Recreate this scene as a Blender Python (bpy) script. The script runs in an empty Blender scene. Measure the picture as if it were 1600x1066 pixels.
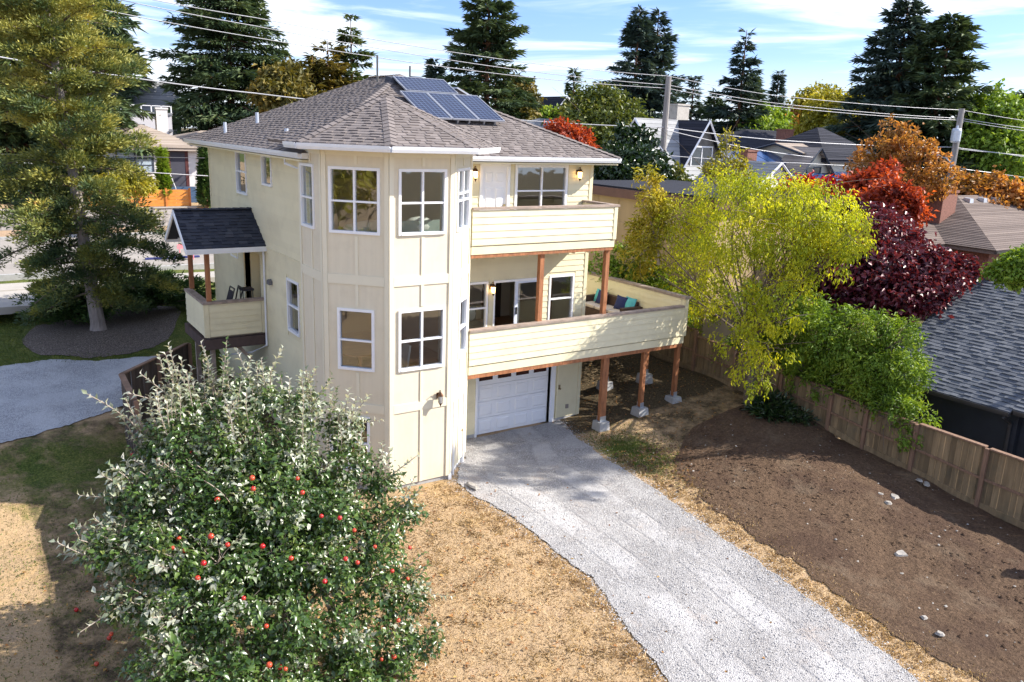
import bpy, math, random
import numpy as np
from mathutils import Vector, Matrix
random.seed(7); RNG=np.random.default_rng(7)
scene=bpy.context.scene
# ------------------------------------------------------------------ camera
CAM=np.array([-7.489,-16.049,8.439]); FOC=1273.7
CR=np.array([0.835,-0.549,0.037]);CU=np.array([0.107,0.229,0.968])
CR/=np.linalg.norm(CR);CU-=CR*(CR@CU);CU/=np.linalg.norm(CU);CF=np.cross(CU,CR)
cd=bpy.data.cameras.new("camera");cam=bpy.data.objects.new("camera",cd);scene.collection.objects.link(cam)
cd.sensor_width=36;cd.lens=36*FOC/1600;cd.clip_end=2000;cd.clip_start=.1
M=Matrix((tuple(CR)+(CAM[0],),tuple(CU)+(CAM[1],),tuple(-CF)+(CAM[2],),(0,0,0,1)))
Mm=Matrix.Identity(4)
for i in range(3):
    Mm[i][0]=CR[i];Mm[i][1]=CU[i];Mm[i][2]=-CF[i];Mm[i][3]=CAM[i]
cam.matrix_world=Mm;scene.camera=cam
# ------------------------------------------------------------------ light
SUN=Vector((1,-.5,.77)).normalized()
sl=bpy.data.lights.new("sun","SUN");sl.energy=5.0;sl.angle=math.radians(.5);sl.color=(1,.93,.82)
so=bpy.data.objects.new("sun",sl);scene.collection.objects.link(so);so.rotation_euler=SUN.to_track_quat('Z','Y').to_euler()
world=bpy.data.worlds.new("World");scene.world=world;world.use_nodes=True
wn=world.node_tree;wn.nodes.clear();WL_=wn.links.new
sky=wn.nodes.new("ShaderNodeTexSky");sky.sky_type='NISHITA';sky.sun_disc=False
sky.sun_elevation=math.asin(SUN.z);sky.sun_rotation=math.atan2(SUN.x,SUN.y);sky.altitude=100;sky.dust_density=.6;sky.ozone_density=1.6
bg=wn.nodes.new("ShaderNodeBackground");bg.inputs[1].default_value=.125
wo=wn.nodes.new("ShaderNodeOutputWorld")
tc=wn.nodes.new("ShaderNodeTexCoord")
sep=wn.nodes.new("ShaderNodeSeparateXYZ");WL_(tc.outputs['Generated'],sep.inputs[0])
def wmath(op,a,b=None,clamp=False):
    n=wn.nodes.new("ShaderNodeMath");n.operation=op;n.use_clamp=clamp
    for i,v in enumerate((a,b)):
        if v is None: continue
        if isinstance(v,(int,float)): n.inputs[i].default_value=v
        else: WL_(v,n.inputs[i])
    return n.outputs[0]
# cirrus: long wisps, stretched sideways, broken up with noise
mp=wn.nodes.new("ShaderNodeMapping");mp.inputs['Rotation'].default_value=(.05,-.09,0);mp.inputs['Scale'].default_value=(2.4,2.4,22);mp.inputs['Location'].default_value=(3.4,1.2,.35)
WL_(tc.outputs['Generated'],mp.inputs[0])
n1=wn.nodes.new("ShaderNodeTexNoise");n1.inputs['Scale'].default_value=1.25;n1.inputs['Detail'].default_value=10;n1.inputs['Roughness'].default_value=.56;n1.inputs['Distortion'].default_value=.7
WL_(mp.outputs[0],n1.inputs['Vector'])
cr=wn.nodes.new("ShaderNodeMapRange");cr.interpolation_type='SMOOTHSTEP';cr.inputs[1].default_value=.40;cr.inputs[2].default_value=.63;WL_(n1.outputs[0],cr.inputs[0])
hz=wn.nodes.new("ShaderNodeMapRange");hz.inputs[1].default_value=-.02;hz.inputs[2].default_value=.09;hz.inputs[3].default_value=.85;hz.inputs[4].default_value=0;WL_(sep.outputs[2],hz.inputs[0])
cl=wmath('MAXIMUM',wmath('MULTIPLY',cr.outputs[0],.9),hz.outputs[0],True)
mx=wn.nodes.new("ShaderNodeMix");mx.data_type='RGBA';WL_(cl,mx.inputs[0])
tint=wn.nodes.new("ShaderNodeMix");tint.data_type='RGBA';tint.blend_type='MULTIPLY';tint.inputs[0].default_value=1
WL_(sky.outputs[0],tint.inputs[6]);tint.inputs[7].default_value=(.50,.60,.92,1)
WL_(tint.outputs[2],mx.inputs[6]);mx.inputs[7].default_value=(5.6,6.0,6.5,1)
WL_(mx.outputs[2],bg.inputs[0]);WL_(bg.outputs[0],wo.inputs[0])
vs=scene.view_settings;vs.view_transform='Standard';vs.look='None';vs.exposure=1.1;vs.gamma=1;vs.use_curve_mapping=False
scene.cycles.max_bounces=7;scene.cycles.transparent_max_bounces=16;scene.cycles.use_denoising=True

# ------------------------------------------------------------------ pixel helpers: where the line of sight meets a plane
def ray(x,y):
    v=CF*FOC+CR*(x-800)+CU*(533-y);return v/np.linalg.norm(v)
def px(x,y,X): d=ray(x,y);return CAM+d*(X-CAM[0])/d[0]
def py(x,y,Y): d=ray(x,y);return CAM+d*(Y-CAM[1])/d[1]
def pz(x,y,Z): d=ray(x,y);return CAM+d*(Z-CAM[2])/d[2]
def at(x,y,D): d=ray(x,y);return CAM+d*D/math.hypot(d[0],d[1])

# ------------------------------------------------------------------ object helpers
WLOC={}
def link(o,parent,loc):
    scene.collection.objects.link(o)
    loc=np.array(loc,float)
    if parent is not None:
        o.parent=parent;o.location=tuple(loc-WLOC[parent.name])
    else: o.location=tuple(loc)
    WLOC[o.name]=loc;return o
def tag(o,label=None,cat=None,group=None,kind=None):
    if label:o['label']=label
    if cat:o['category']=cat
    if group:o['group']=group
    if kind:o['kind']=kind
    return o
def thing(name,label,cat,loc=(0,0,0),group=None):
    o=bpy.data.objects.new(name,None);o.empty_display_size=.3
    link(o,None,loc);return tag(o,label,cat,group)
def struct(o): o['kind']='structure';return o
def meshobj(name,me,m,parent=None,loc=(0,0,0),rot=None):
    o=bpy.data.objects.new(name,me)
    if m is not None and not me.materials: me.materials.append(m)
    link(o,parent,loc)
    if rot is not None:o.rotation_euler=rot
    return o
class MB:
    def __init__(s,M=None): s.v=[];s.f=[];s.t=[];s.M=M
    def _add(s,vs,fs,tint=None):
        b=len(s.v)
        if s.M is not None: vs=[tuple(s.M@Vector(v)) for v in vs]
        s.v+= [tuple(map(float,v)) for v in vs]
        s.f+= [tuple(b+i for i in f) for f in fs]
        s.t+= [random.random() if tint is None else tint]*len(fs);return s
    def box(s,x0,y0,z0,x1,y1,z1,tint=None):
        return s._add([(x0,y0,z0),(x1,y0,z0),(x1,y1,z0),(x0,y1,z0),(x0,y0,z1),(x1,y0,z1),(x1,y1,z1),(x0,y1,z1)],
          [(0,3,2,1),(4,5,6,7),(0,1,5,4),(1,2,6,5),(2,3,7,6),(3,0,4,7)],tint)
    def hexa(s,p,tint=None): # 8 points: 4 bottom ring, 4 top ring
        return s._add(p,[(0,3,2,1),(4,5,6,7),(0,1,5,4),(1,2,6,5),(2,3,7,6),(3,0,4,7)],tint)
    def poly(s,pts,tint=None): return s._add(pts,[tuple(range(len(pts)))],tint)
    def prism(s,pts,off,tint=None): # polygon pts extruded by vector off
        n=len(pts);off=np.array(off,float);a=[np.array(p,float) for p in pts]
        return s._add(a+[p+off for p in a],[tuple(range(n))[::-1],tuple(range(n,2*n))]+[(i,(i+1)%n,n+(i+1)%n,n+i) for i in range(n)],tint)
    def tube(s,p,r,n=6,tint=None,cap=True):
        p=[np.array(q,float) for q in p]
        if not hasattr(r,'__len__'): r=[r]*len(p)
        vs=[];fs=[]
        for i,q in enumerate(p):
            d=p[min(i+1,len(p)-1)]-p[max(i-1,0)];d/=np.linalg.norm(d)+1e-9
            a=np.cross(d,(0,0,1) if abs(d[2])<.9 else (1,0,0));a/=np.linalg.norm(a);b=np.cross(d,a)
            for k in range(n):
                t=2*math.pi*k/n;vs.append(q+r[i]*(a*math.cos(t)+b*math.sin(t)))
        for i in range(len(p)-1):
            for k in range(n): fs.append((i*n+k,i*n+(k+1)%n,(i+1)*n+(k+1)%n,(i+1)*n+k))
        if cap: fs+=[tuple(range(n)),tuple(range((len(p)-1)*n,len(p)*n))[::-1]]
        return s._add(vs,fs,tint)
    def lathe(s,c,prof,n=12,tint=None): # prof (r,z)
        vs=[];fs=[]
        for r,z in prof:
            for k in range(n): t=2*math.pi*k/n;vs.append((c[0]+r*math.cos(t),c[1]+r*math.sin(t),c[2]+z))
        m=len(prof)
        for i in range(m-1):
            for k in range(n): fs.append((i*n+k,i*n+(k+1)%n,(i+1)*n+(k+1)%n,(i+1)*n+k))
        fs+=[tuple(range(n))[::-1],tuple(range((m-1)*n,m*n))]
        return s._add(vs,fs,tint)
    def mesh(s,name,tints=True,smooth=False):
        me=bpy.data.meshes.new(name);me.from_pydata(s.v,[],s.f)
        if tints:
            a=me.attributes.new('tint','FLOAT','FACE');a.data.foreach_set('value',np.array(s.t,np.float32))
        if smooth: me.polygons.foreach_set('use_smooth',[True]*len(me.polygons))
        me.update();return me
    def build(s,name,m,parent=None,smooth=False,centre=False):
        me=s.mesh(name,smooth=smooth)
        return meshobj(name,me,m,parent)
class Frame: # wall frame: origin, u along the wall, n outward
    def __init__(s,o,u,n=None):
        s.o=np.array(o,float);s.u=np.array(u,float);s.u/=np.linalg.norm(s.u);s.n=np.array([s.u[1],-s.u[0],0.]) if n is None else np.array(n,float)
    def p(s,u,z,d=0): return s.o+s.u*u+s.n*d+np.array([0,0,z])
def wbox(mb,F,u0,u1,z0,z1,d0,d1,tint=None):
    return mb.hexa([F.p(u0,z0,d1),F.p(u1,z0,d1),F.p(u1,z0,d0),F.p(u0,z0,d0),F.p(u0,z1,d1),F.p(u1,z1,d1),F.p(u1,z1,d0),F.p(u0,z1,d0)],tint)
def wedge(mb,F,u0,u1,z0,z1,t0=.022,t1=.006,tint=None): # lap board: thick at its foot
    return mb.hexa([F.p(u0,z0,t0),F.p(u1,z0,t0),F.p(u1,z0,0.002),F.p(u0,z0,0.002),F.p(u0,z1,t1),F.p(u1,z1,t1),F.p(u1,z1,0.002),F.p(u0,z1,0.002)],tint)
def wallgrid(mb,F,U0,U1,Z0,Z1,ops,d0,d1):
    us=sorted({U0,U1}|{min(max(a,U0),U1) for o in ops for a in o[:2]})
    for a,b in zip(us,us[1:]):
        if b-a<1e-4: continue
        cuts=sorted([(max(o[2],Z0),min(o[3],Z1)) for o in ops if o[0]<(a+b)/2<o[1] and o[3]>Z0 and o[2]<Z1]);z=Z0
        for c,d in cuts+[(Z1,Z1)]:
            if c-z>1e-3: wbox(mb,F,a,b,z,c,d0,d1)
            z=max(z,d)

# ------------------------------------------------------------------ materials
MATS={}
class NT:
    def __init__(s,m): s.m=m;s.t=m.node_tree;s.L=s.t.links.new
    def n(s,t,**k):
        x=s.t.nodes.new(t)
        for a,b in k.items(): setattr(x,a,b)
        return x
    def noise(s,scale,detail=4,rough=.55,vec=None,dist=0):
        x=s.n("ShaderNodeTexNoise");x.inputs['Scale'].default_value=scale;x.inputs['Detail'].default_value=detail;x.inputs['Roughness'].default_value=rough;x.inputs['Distortion'].default_value=dist
        s.L(vec if vec is not None else s.obj(),x.inputs['Vector']);return x.outputs[0]
    def geo(s):
        return s.n("ShaderNodeNewGeometry").outputs['Position']
    def obj(s):
        if not hasattr(s,'_o'): s._o=s.geo()
        return s._o
    def mapv(s,scale=(1,1,1),rot=(0,0,0),vec=None):
        x=s.n("ShaderNodeMapping");x.inputs['Scale'].default_value=scale;x.inputs['Rotation'].default_value=rot
        s.L(vec if vec is not None else s.obj(),x.inputs[0]);return x.outputs[0]
    def rng(s,v,a,b,c=0,d=1,smooth=False):
        x=s.n("ShaderNodeMapRange");x.inputs[1].default_value=a;x.inputs[2].default_value=b;x.inputs[3].default_value=c;x.inputs[4].default_value=d
        if smooth:x.interpolation_type='SMOOTHSTEP'
        s.L(v,x.inputs[0]);return x.outputs[0]
    def math(s,op,a,b=None,clamp=False):
        x=s.n("ShaderNodeMath",operation=op,use_clamp=clamp)
        for i,v in enumerate((a,b)):
            if v is None: continue
            if isinstance(v,(int,float)): x.inputs[i].default_value=v
            else: s.L(v,x.inputs[i])
        return x.outputs[0]
    def mix(s,f,a,b,blend='MIX'):
        x=s.n("ShaderNodeMix",data_type='RGBA',blend_type=blend)
        if isinstance(f,(int,float)): x.inputs[0].default_value=f
        else: s.L(f,x.inputs[0])
        for i,v in ((6,a),(7,b)):
            if isinstance(v,tuple): x.inputs[i].default_value=v[:3]+(1,)
            else: s.L(v,x.inputs[i])
        return x.outputs[2]
    def ramp(s,v,*stops):
        x=s.n("ShaderNodeValToRGB");e=x.color_ramp.elements
        while len(e)<len(stops): e.new(.5)
        for i,(p,c) in enumerate(stops): e[i].position=p;e[i].color=tuple(c)+(1,)
        s.L(v,x.inputs[0]);return x.outputs[0]
    def attr(s,name):
        x=s.n("ShaderNodeAttribute");x.attribute_name=name;return x.outputs['Fac']
    def bump(s,h,strength=.5,dist=.02,normal=None):
        x=s.n("ShaderNodeBump");x.inputs['Strength'].default_value=strength;x.inputs['Distance'].default_value=dist;s.L(h,x.inputs['Height'])
        if normal is not None: s.L(normal,x.inputs['Normal'])
        return x.outputs[0]
def newmat(name):
    m=bpy.data.materials.new(name);m.use_nodes=True;return m,NT(m),m.node_tree.nodes['Principled BSDF']
def mul(c,k): return tuple(x*k for x in c)
def solid(name,col,rough=.6,var=.12,scale=3,bumps=0,bscale=60,metal=0,spec=.4,tint=.0,stretch=None,dirt=None,emis=None):
    if name in MATS: return MATS[name]
    m,t,b=newmat(name)
    vec=t.mapv(stretch) if stretch else None
    v=t.noise(scale,5,.6,vec)
    c=t.mix(t.rng(v,.3,.7),mul(col,1-var),mul(col,1+var))
    if dirt:
        c=t.mix(t.math('MULTIPLY',t.rng(t.noise(dirt[2] if len(dirt)>2 else 1.3,6,.65),.5,.75),dirt[1]),c,dirt[0])
    if tint: c=t.mix(t.rng(t.attr('tint'),0,1),c,t.mix(1.0,c,mul((1,1,1),1-tint),'MULTIPLY'))
    t.L(c,b.inputs['Base Color']);b.inputs['Roughness'].default_value=rough;b.inputs['Metallic'].default_value=metal;b.inputs['Specular IOR Level'].default_value=spec
    if bumps: t.L(t.bump(t.noise(bscale,3,.6,vec),bumps,.01),b.inputs['Normal'])
    if emis: b.inputs['Emission Color'].default_value=emis[0]+(1,);b.inputs['Emission Strength'].default_value=emis[1]
    MATS[name]=m;return m
def leafmat(name,stops,trans=.3,rough=.5,under=None,nscale=1.2,spec=.35,namp=.5):
    if name in MATS: return MATS[name]
    m,t,b=newmat(name)
    v=t.math('ADD',t.math('MULTIPLY',t.attr('tint'),1-namp),t.math('MULTIPLY',t.rng(t.noise(nscale,3,.6),.3,.7),namp))
    c=t.ramp(v,*stops)
    if under: 
        g=t.n("ShaderNodeNewGeometry");c0=c;c=t.mix(g.outputs['Backfacing'],c,under)
    t.L(c,b.inputs['Base Color']);b.inputs['Roughness'].default_value=rough;b.inputs['Specular IOR Level'].default_value=spec
    tr=t.n("ShaderNodeBsdfTranslucent");t.L(t.mix(1.0,c,(1.5,1.4,.7),'MULTIPLY'),tr.inputs[0])
    mxs=t.n("ShaderNodeMixShader");mxs.inputs[0].default_value=trans
    t.L(b.outputs[0],mxs.inputs[1]);t.L(tr.outputs[0],mxs.inputs[2]);t.L(mxs.outputs[0],t.t.nodes['Material Output'].inputs[0])
    MATS[name]=m;return m
SIDING=solid('cream_siding_paint',(.72,.655,.45),.55,.03,2,.12,90,dirt=((.50,.43,.28),.4,1.3),tint=.05)
SIDING2=solid('cream_rail_paint',(.74,.675,.465),.55,.04,2,.15,90,dirt=((.5,.42,.28),.3,2.2),tint=.06)
TOWERP=solid('beige_panel_paint',(.68,.615,.475),.6,.035,2,.2,120,stretch=(5,5,.35),dirt=((.46,.40,.29),.35,1.4))
TOWERT=solid('beige_trim_paint',(.71,.66,.52),.5,.02,3)
WHITE=solid('white_vinyl',(.80,.81,.84),.35,.02,5)
GUTTER=solid('white_gutter_paint',(.74,.77,.82),.35,.04,6,dirt=((.5,.5,.5),.3,3))
CEDAR=solid('stained_cedar',(.33,.135,.06),.6,.35,3,.3,40,stretch=(6,6,.8),dirt=((.16,.07,.04),.6,4))
CAPW=solid('weathered_cap_wood',(.30,.235,.195),.8,.3,5,.4,40,dirt=((.30,.26,.24),.6,8))
DARKW=solid('dark_brown_wood',(.075,.05,.045),.7,.25,4,.3,30)
CONC=solid('concrete',(.36,.36,.36),.9,.15,4,.4,60,dirt=((.2,.2,.2),.4,5))
WHITEI=solid('interior_paint',(.66,.54,.37),.8,.03,2)
WOODF=solid('oak_floor',(.42,.20,.07),.3,.25,3,stretch=(1,9,1))
def glassmat():
    m=bpy.data.materials.new('window_glass');m.use_nodes=True;t=NT(m);t.t.nodes.clear()
    tr=t.n("ShaderNodeBsdfTransparent");tr.inputs[0].default_value=(.86,.9,.88,1)
    gl=t.n("ShaderNodeBsdfGlossy");gl.inputs['Roughness'].default_value=.02;gl.inputs[0].default_value=(.9,.95,1,1)
    w=t.noise(1.6,2,.5);bp=t.bump(w,.18,.02);t.L(bp,gl.inputs['Normal'])
    fr=t.n("ShaderNodeFresnel");fr.inputs[0].default_value=1.5
    f=t.math('ADD',t.math('MULTIPLY',fr.outputs[0],1.3),.14,True)
    mx=t.n("ShaderNodeMixShader");t.L(f,mx.inputs[0]);t.L(tr.outputs[0],mx.inputs[1]);t.L(gl.outputs[0],mx.inputs[2])
    o=t.n("ShaderNodeOutputMaterial");t.L(mx.outputs[0],o.inputs[0]);return m
GLASS=glassmat()
GLASSD=solid('dark_window_glass',(.03,.04,.05),.08,.3,3,spec=.8)
def shinglemat(name,c0,c1,c2):
    if name in MATS:return MATS[name]
    m,t,b=newmat(name)
    v=t.attr('tint')
    c=t.ramp(v,(0,c0),(.5,c1),(1,c2))
    g=t.noise(160,2,.7);c=t.mix(t.rng(g,.3,.7),c,t.mix(1.0,c,(1.35,1.3,1.28),'MULTIPLY'))
    c=t.mix(t.math('MULTIPLY',t.rng(t.noise(.9,4),.45,.7),.3),c,mul(c0,.9))
    t.L(c,b.inputs['Base Color']);b.inputs['Roughness'].default_value=.95;b.inputs['Specular IOR Level'].default_value=.25
    t.L(t.bump(t.noise(200,2,.8),.5,.005),b.inputs['Normal']);MATS[name]=m;return m
SH_BROWN=shinglemat('taupe_shingle',(.130,.115,.112),(.155,.138,.133),(.18,.160,.155))
SH_NAVY=shinglemat('slate_shingle',(.022,.026,.038),(.035,.04,.055),(.055,.06,.075))
SH_GREY=shinglemat('grey_shingle',(.065,.075,.095),(.10,.112,.135),(.14,.152,.175))

# ------------------------------------------------------------------ terrain
CP=np.array([(-7,-12,-1.0),(-7,-3,-.5),(-7,2,-.25),(-7,4.5,0.1),(-7,6.2,.6),(-7,8.5,.9),(-7,11.3,1.2),(-6,14,1.45),(-6,20,1.9),(-6,25,2),(-10,34,2),(-20,22,2),(-20,5,0.3),(-20,-8,-.8),
(-4.7,-6,-.3),(-4.7,1.5,-.25),(-4.7,4.5,0),(-2.6,7.2,.05),(-1,9,-.1),(-1,11.3,.0),(-2.2,9.3,.1),(-1.5,6,.0),(-1.5,4,.05),(-5.2,7.6,.75),(-3.6,9.5,1.0),(-2.7,11,1.15),(-1,0.3,.15),(.5,-.4,.2),(1.5,-.9,.2),(-3,-5,0),
(-4.2,13.9,1.4),(-1,15,1.5),(3,17,1.8),(-1,20,2),(3,24,2),(3,34,2),(-1.2,13.2,1.1),
(1.6,-1.2,.1),(2,-5,-.05),(3.8,2.4,0),(6.3,2.4,0),(4,0,0),(4,-4,-.02),(3.5,-8,-.12),(3.5,-14,-.35),(0,-8,-.1),(-2,-10,-.2),(0,-4,0.05),
(7.3,1.1,.04),(8.9,1.1,.25),(10.1,.9,.48),(10.1,2.2,.8),(12.5,2,.8),(12.5,-.5,.65),(12.5,-2,.55),(12.5,-3.8,.25),(12.5,-5.3,.14),(12.5,-7,-.1),(12.5,-8.2,-.25),(12.5,-12,-.6),
(8,-1,.02),(8,-5,.05),(8,-9,-.15),(5.5,-12,-.35),(10,-4,.28),(10,-8,0),(10,6,1.3),(8,8,1.5),(9,12,1.8),(14,-8,-.6),(16,-5,-.7),(16,2,.2),(20,-4,-.3),(25,-2,0),(18,12,1.8),(30,-10,-.5),(30,8,1),(40,10,1.2),(40,30,2),(60,10,1),(15,30,2)],float)
def tz(x,y):
    x=np.asarray(x,float);y=np.asarray(y,float)
    d2=(x[...,None]-CP[:,0])**2+(y[...,None]-CP[:,1])**2
    w=1/(d2+.6)**1.7
    return (w*CP[:,2]).sum(-1)/w.sum(-1)
def tz1(x,y): return float(tz(np.array([x]),np.array([y]))[0])
def gridmesh(name,X,Y,Z,attrs=None): # 2D arrays
    ny,nx=X.shape;v=np.stack([X,Y,Z],-1).reshape(-1,3)
    i=np.arange(ny*nx).reshape(ny,nx);q=np.stack([i[:-1,:-1],i[:-1,1:],i[1:,1:],i[1:,:-1]],-1).reshape(-1,4)
    me=bpy.data.meshes.new(name);me.vertices.add(len(v));me.vertices.foreach_set('co',v.ravel().astype(np.float32))
    me.loops.add(q.size);me.loops.foreach_set('vertex_index',q.ravel().astype(np.int32))
    me.polygons.add(len(q));me.polygons.foreach_set('loop_start',np.arange(0,q.size,4,dtype=np.int32))
    me.polygons.foreach_set('use_smooth',np.ones(len(q),bool))
    for k,a in (attrs or {}).items():
        at_=me.attributes.new(k,'FLOAT','POINT');at_.data.foreach_set('value',a.ravel().astype(np.float32))
    me.update(calc_edges=True);me.validate();return me
def n2(x,y,s,seed=0): # cheap smooth value noise
    x=np.asarray(x)*s+seed*17.3;y=np.asarray(y)*s+seed*9.1
    return (np.sin(x*1.7+np.cos(y*1.3)*1.6)+np.sin(y*2.1+np.sin(x*.9)*1.9)+.5*np.sin(x*4.3+y*3.7)+.5*np.sin(y*5.1-x*3.3+1))/3
gx=np.unique(np.concatenate([np.linspace(-400,-40,19),np.linspace(-40,-12,29),np.arange(-12,16.01,.25),np.linspace(17,50,34),np.linspace(55,600,30)]))
gy=np.unique(np.concatenate([np.linspace(-120,-20,11),np.arange(-18,26.01,.25),np.linspace(27,60,34),np.linspace(64,700,36)]))
GX,GY=np.meshgrid(gx,gy);GZ=np.concatenate([tz(GX[i:i+40],GY[i:i+40]) for i in range(0,len(gy),40)])
GZ+=.02*n2(GX,GY,1.3)*(np.abs(GX)<40)-.004
green=np.clip(.50*np.exp(-((GX+6)**2/10+(GY-5)**2/3))+(GY>11.2)*(GX<12)*1.0+np.exp(-((GX-6.9)**2/1.0+(GY+.9)**2/1.6))*1.1+.15*(GX<-4.7)+.12*(GX>-7.1)*(GX<-4.7)*(GY<6)+.35*(GX>13),0,1)
dark=np.clip((GX>-7.15)*(GX<-4.7)*(GY<7)*.55+(GX<-7.1)*(GY>4.6)*(GY<7)*.5+(GX>6.2)*(GY>1)*.8+(GX>8.3)*(GX<12.6)*(GY>-1.3)*.55+(GX>-4.6)*(GX<-.6)*(GY>2)*(GY<11)*.9+(GX>12.6)*.6,0,1)  # dark grass plus shade painted in along fence, under deck and porch
m,t,b=newmat('ground_grass')
n_f=t.noise(34,6,.75);n_m=t.noise(5,5,.65);n_l=t.noise(.8,4,.6)
fib=t.noise(9,6,.8,t.mapv((1,3.2,1),(0,0,.5)))
straw=t.ramp(t.math('ADD',t.math('MULTIPLY',n_f,.45),t.math('MULTIPLY',fib,.55)),(.28,(.20,.13,.07)),(.43,(.35,.24,.135)),(.58,(.45,.325,.195)),(.78,(.55,.425,.285)))
straw=t.mix(t.math('MULTIPLY',t.rng(t.noise(1.2,6,.7),.50,.66,smooth=True),.6),straw,(.42,.28,.13))
straw=t.mix(t.math('MULTIPLY',t.rng(t.noise(2.6,7,.8),.56,.70,smooth=True),.7),straw,(.155,.095,.05))
straw=t.mix(t.math('MULTIPLY',t.rng(t.noise(2.1,5,.7),.57,.66,smooth=True),.25),straw,(.52,.36,.26))
grn=t.ramp(t.noise(22,6,.7),(.3,(.04,.055,.016)),(.5,(.105,.125,.03)),(.7,(.24,.23,.07)))
grn=t.mix(t.rng(t.noise(1.7,4,.6),.4,.65),grn,t.mix(1.0,grn,(.55,.7,.6),'MULTIPLY'))
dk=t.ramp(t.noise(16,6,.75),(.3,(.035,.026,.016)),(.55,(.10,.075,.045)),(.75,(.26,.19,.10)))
gm=t.rng(t.math('ADD',t.attr('green'),t.math('MULTIPLY',t.math('SUBTRACT',t.noise(2.4,6,.75),.5),1.6)),.3,.75)
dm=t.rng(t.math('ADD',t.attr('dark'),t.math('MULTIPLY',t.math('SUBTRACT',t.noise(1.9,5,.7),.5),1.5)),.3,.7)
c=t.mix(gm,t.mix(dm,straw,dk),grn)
t.L(c,b.inputs['Base Color']);b.inputs['Roughness'].default_value=.95;b.inputs['Specular IOR Level'].default_value=.15
t.L(t.bump(t.math('ADD',n_f,t.math('MULTIPLY',n_m,2.5)),.8,.035),b.inputs['Normal'])
GRD=m
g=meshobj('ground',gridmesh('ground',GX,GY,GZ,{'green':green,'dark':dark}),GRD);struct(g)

def strip(name,rows,a,b_,nu,m,along='y',off=.015,seed=1,amp=.07,crown=None,attrs=None):
    rows=np.array(rows,float);A=np.interp(rows,[p[0] for p in a],[p[1] for p in a]);B=np.interp(rows,[p[0] for p in b_],[p[1] for p in b_])
    A0,B0=A.copy(),B.copy()
    A=A+amp*(n2(rows,0*rows,2.1,seed)+.5*n2(rows,0*rows,7.3,seed)+.35*n2(rows,0*rows,19,seed));B=B+amp*(n2(rows,0*rows,2.3,seed+3)+.5*n2(rows,0*rows,8.1,seed+3)+.35*n2(rows,0*rows,21,seed))
    s=np.linspace(0,1,nu)[None,:];T=A[:,None]*(1-s)+B[:,None]*s;R_=np.repeat(rows[:,None],nu,1)
    AC=(T-A0[:,None])/(B0-A0)[:,None]
    X,Y=(T,R_) if along=='y' else (R_,T)
    Z=tz(X,Y)+off+.02*n2(X,Y,1.3)
    if crown is not None: Z=Z+crown(X,Y,s+0*R_)
    if along=='x': X,Y,Z=X.T,Y.T,Z.T
    return struct(meshobj(name,gridmesh(name,X,Y,Z,{'across':AC if along=='y' else AC.T}),m))
def gravelmat(name,cols,dirt,ruts=False):
    m,t,b=newmat(name)
    def vor(sc):
        vo=t.n("ShaderNodeTexVoronoi");vo.inputs['Scale'].default_value=sc;t.L(t.obj(),vo.inputs['Vector'])
        hs=t.n("ShaderNodeSeparateColor");t.L(vo.outputs['Color'],hs.inputs[0]);return hs.outputs[0],vo.outputs['Distance']
    a1,d1=vor(48);a2,d2=vor(21)
    big=t.rng(t.noise(2.2,5,.7),.48,.62,smooth=True)
    c=t.ramp(a1,*cols);c=t.mix(t.math('MULTIPLY',t.rng(d1,.3,.7),.55),c,mul(cols[0][1],.7))
    c=t.mix(t.math('MULTIPLY',t.math('MULTIPLY',t.rng(a2,.8,.9),t.rng(d2,.55,.4)),big),c,t.ramp(a1,(0,mul(cols[0][1],.8)),(1,cols[-1][1])))
    v=t.noise(.9,6,.7);c=t.mix(t.math('MULTIPLY',t.rng(v,.42,.62,smooth=True),.55),c,mul(cols[-1][1],.86))
    c=t.mix(t.math('MULTIPLY',t.rng(t.noise(.75,6,.75),.55,.7,smooth=True),.4),c,dirt)
    c=t.mix(t.math('MULTIPLY',t.rng(t.noise(3.3,6,.75),.60,.72,smooth=True),.35),c,mul(dirt,.7))
    h=t.math('SUBTRACT',1.0,d1)
    if ruts:
        ac=t.attr('across');wob=t.math('MULTIPLY',t.math('SUBTRACT',t.noise(.22,1,.3),.5),.10);s=t.math('ADD',ac,wob)
        for k,(c0,w) in enumerate(((.26,.10),(.66,.10))):
            e=t.math('ABSOLUTE',t.math('SUBTRACT',s,c0))
            tr=t.rng(e,w,w*.55,smooth=True)
            c=t.mix(t.math('MULTIPLY',t.math('MULTIPLY',tr,t.rng(t.noise(.8+k*.3,5,.6),.38,.60,smooth=True)),.5),c,(.56,.55,.555))
            for q in (w*.95,):
                ln=t.math('MULTIPLY',t.rng(t.math('ABSOLUTE',t.math('SUBTRACT',t.math('ADD',e,t.math('MULTIPLY',t.math('SUBTRACT',t.noise(7,3,.6),.5),.012)),q)),.016,.002,smooth=True),t.rng(t.noise(.6+.3*k,3,.5),.42,.56,smooth=True))
                c=t.mix(t.math('MULTIPLY',ln,.30),c,(.24,.23,.23));h=t.math('SUBTRACT',h,t.math('MULTIPLY',ln,.8))
    t.L(c,b.inputs['Base Color']);b.inputs['Roughness'].default_value=.9;b.inputs['Specular IOR Level'].default_value=.2
    t.L(t.bump(t.math('ADD',h,t.math('MULTIPLY',t.noise(5,6,.7),2.5)),.8,.022),b.inputs['Normal']);return m
GRAV=gravelmat('pale_gravel',((0,(.22,.21,.21)),(.2,(.31,.30,.30)),(.6,(.40,.39,.39)),(1,(.52,.51,.51))),(.38,.30,.25),True)
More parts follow.
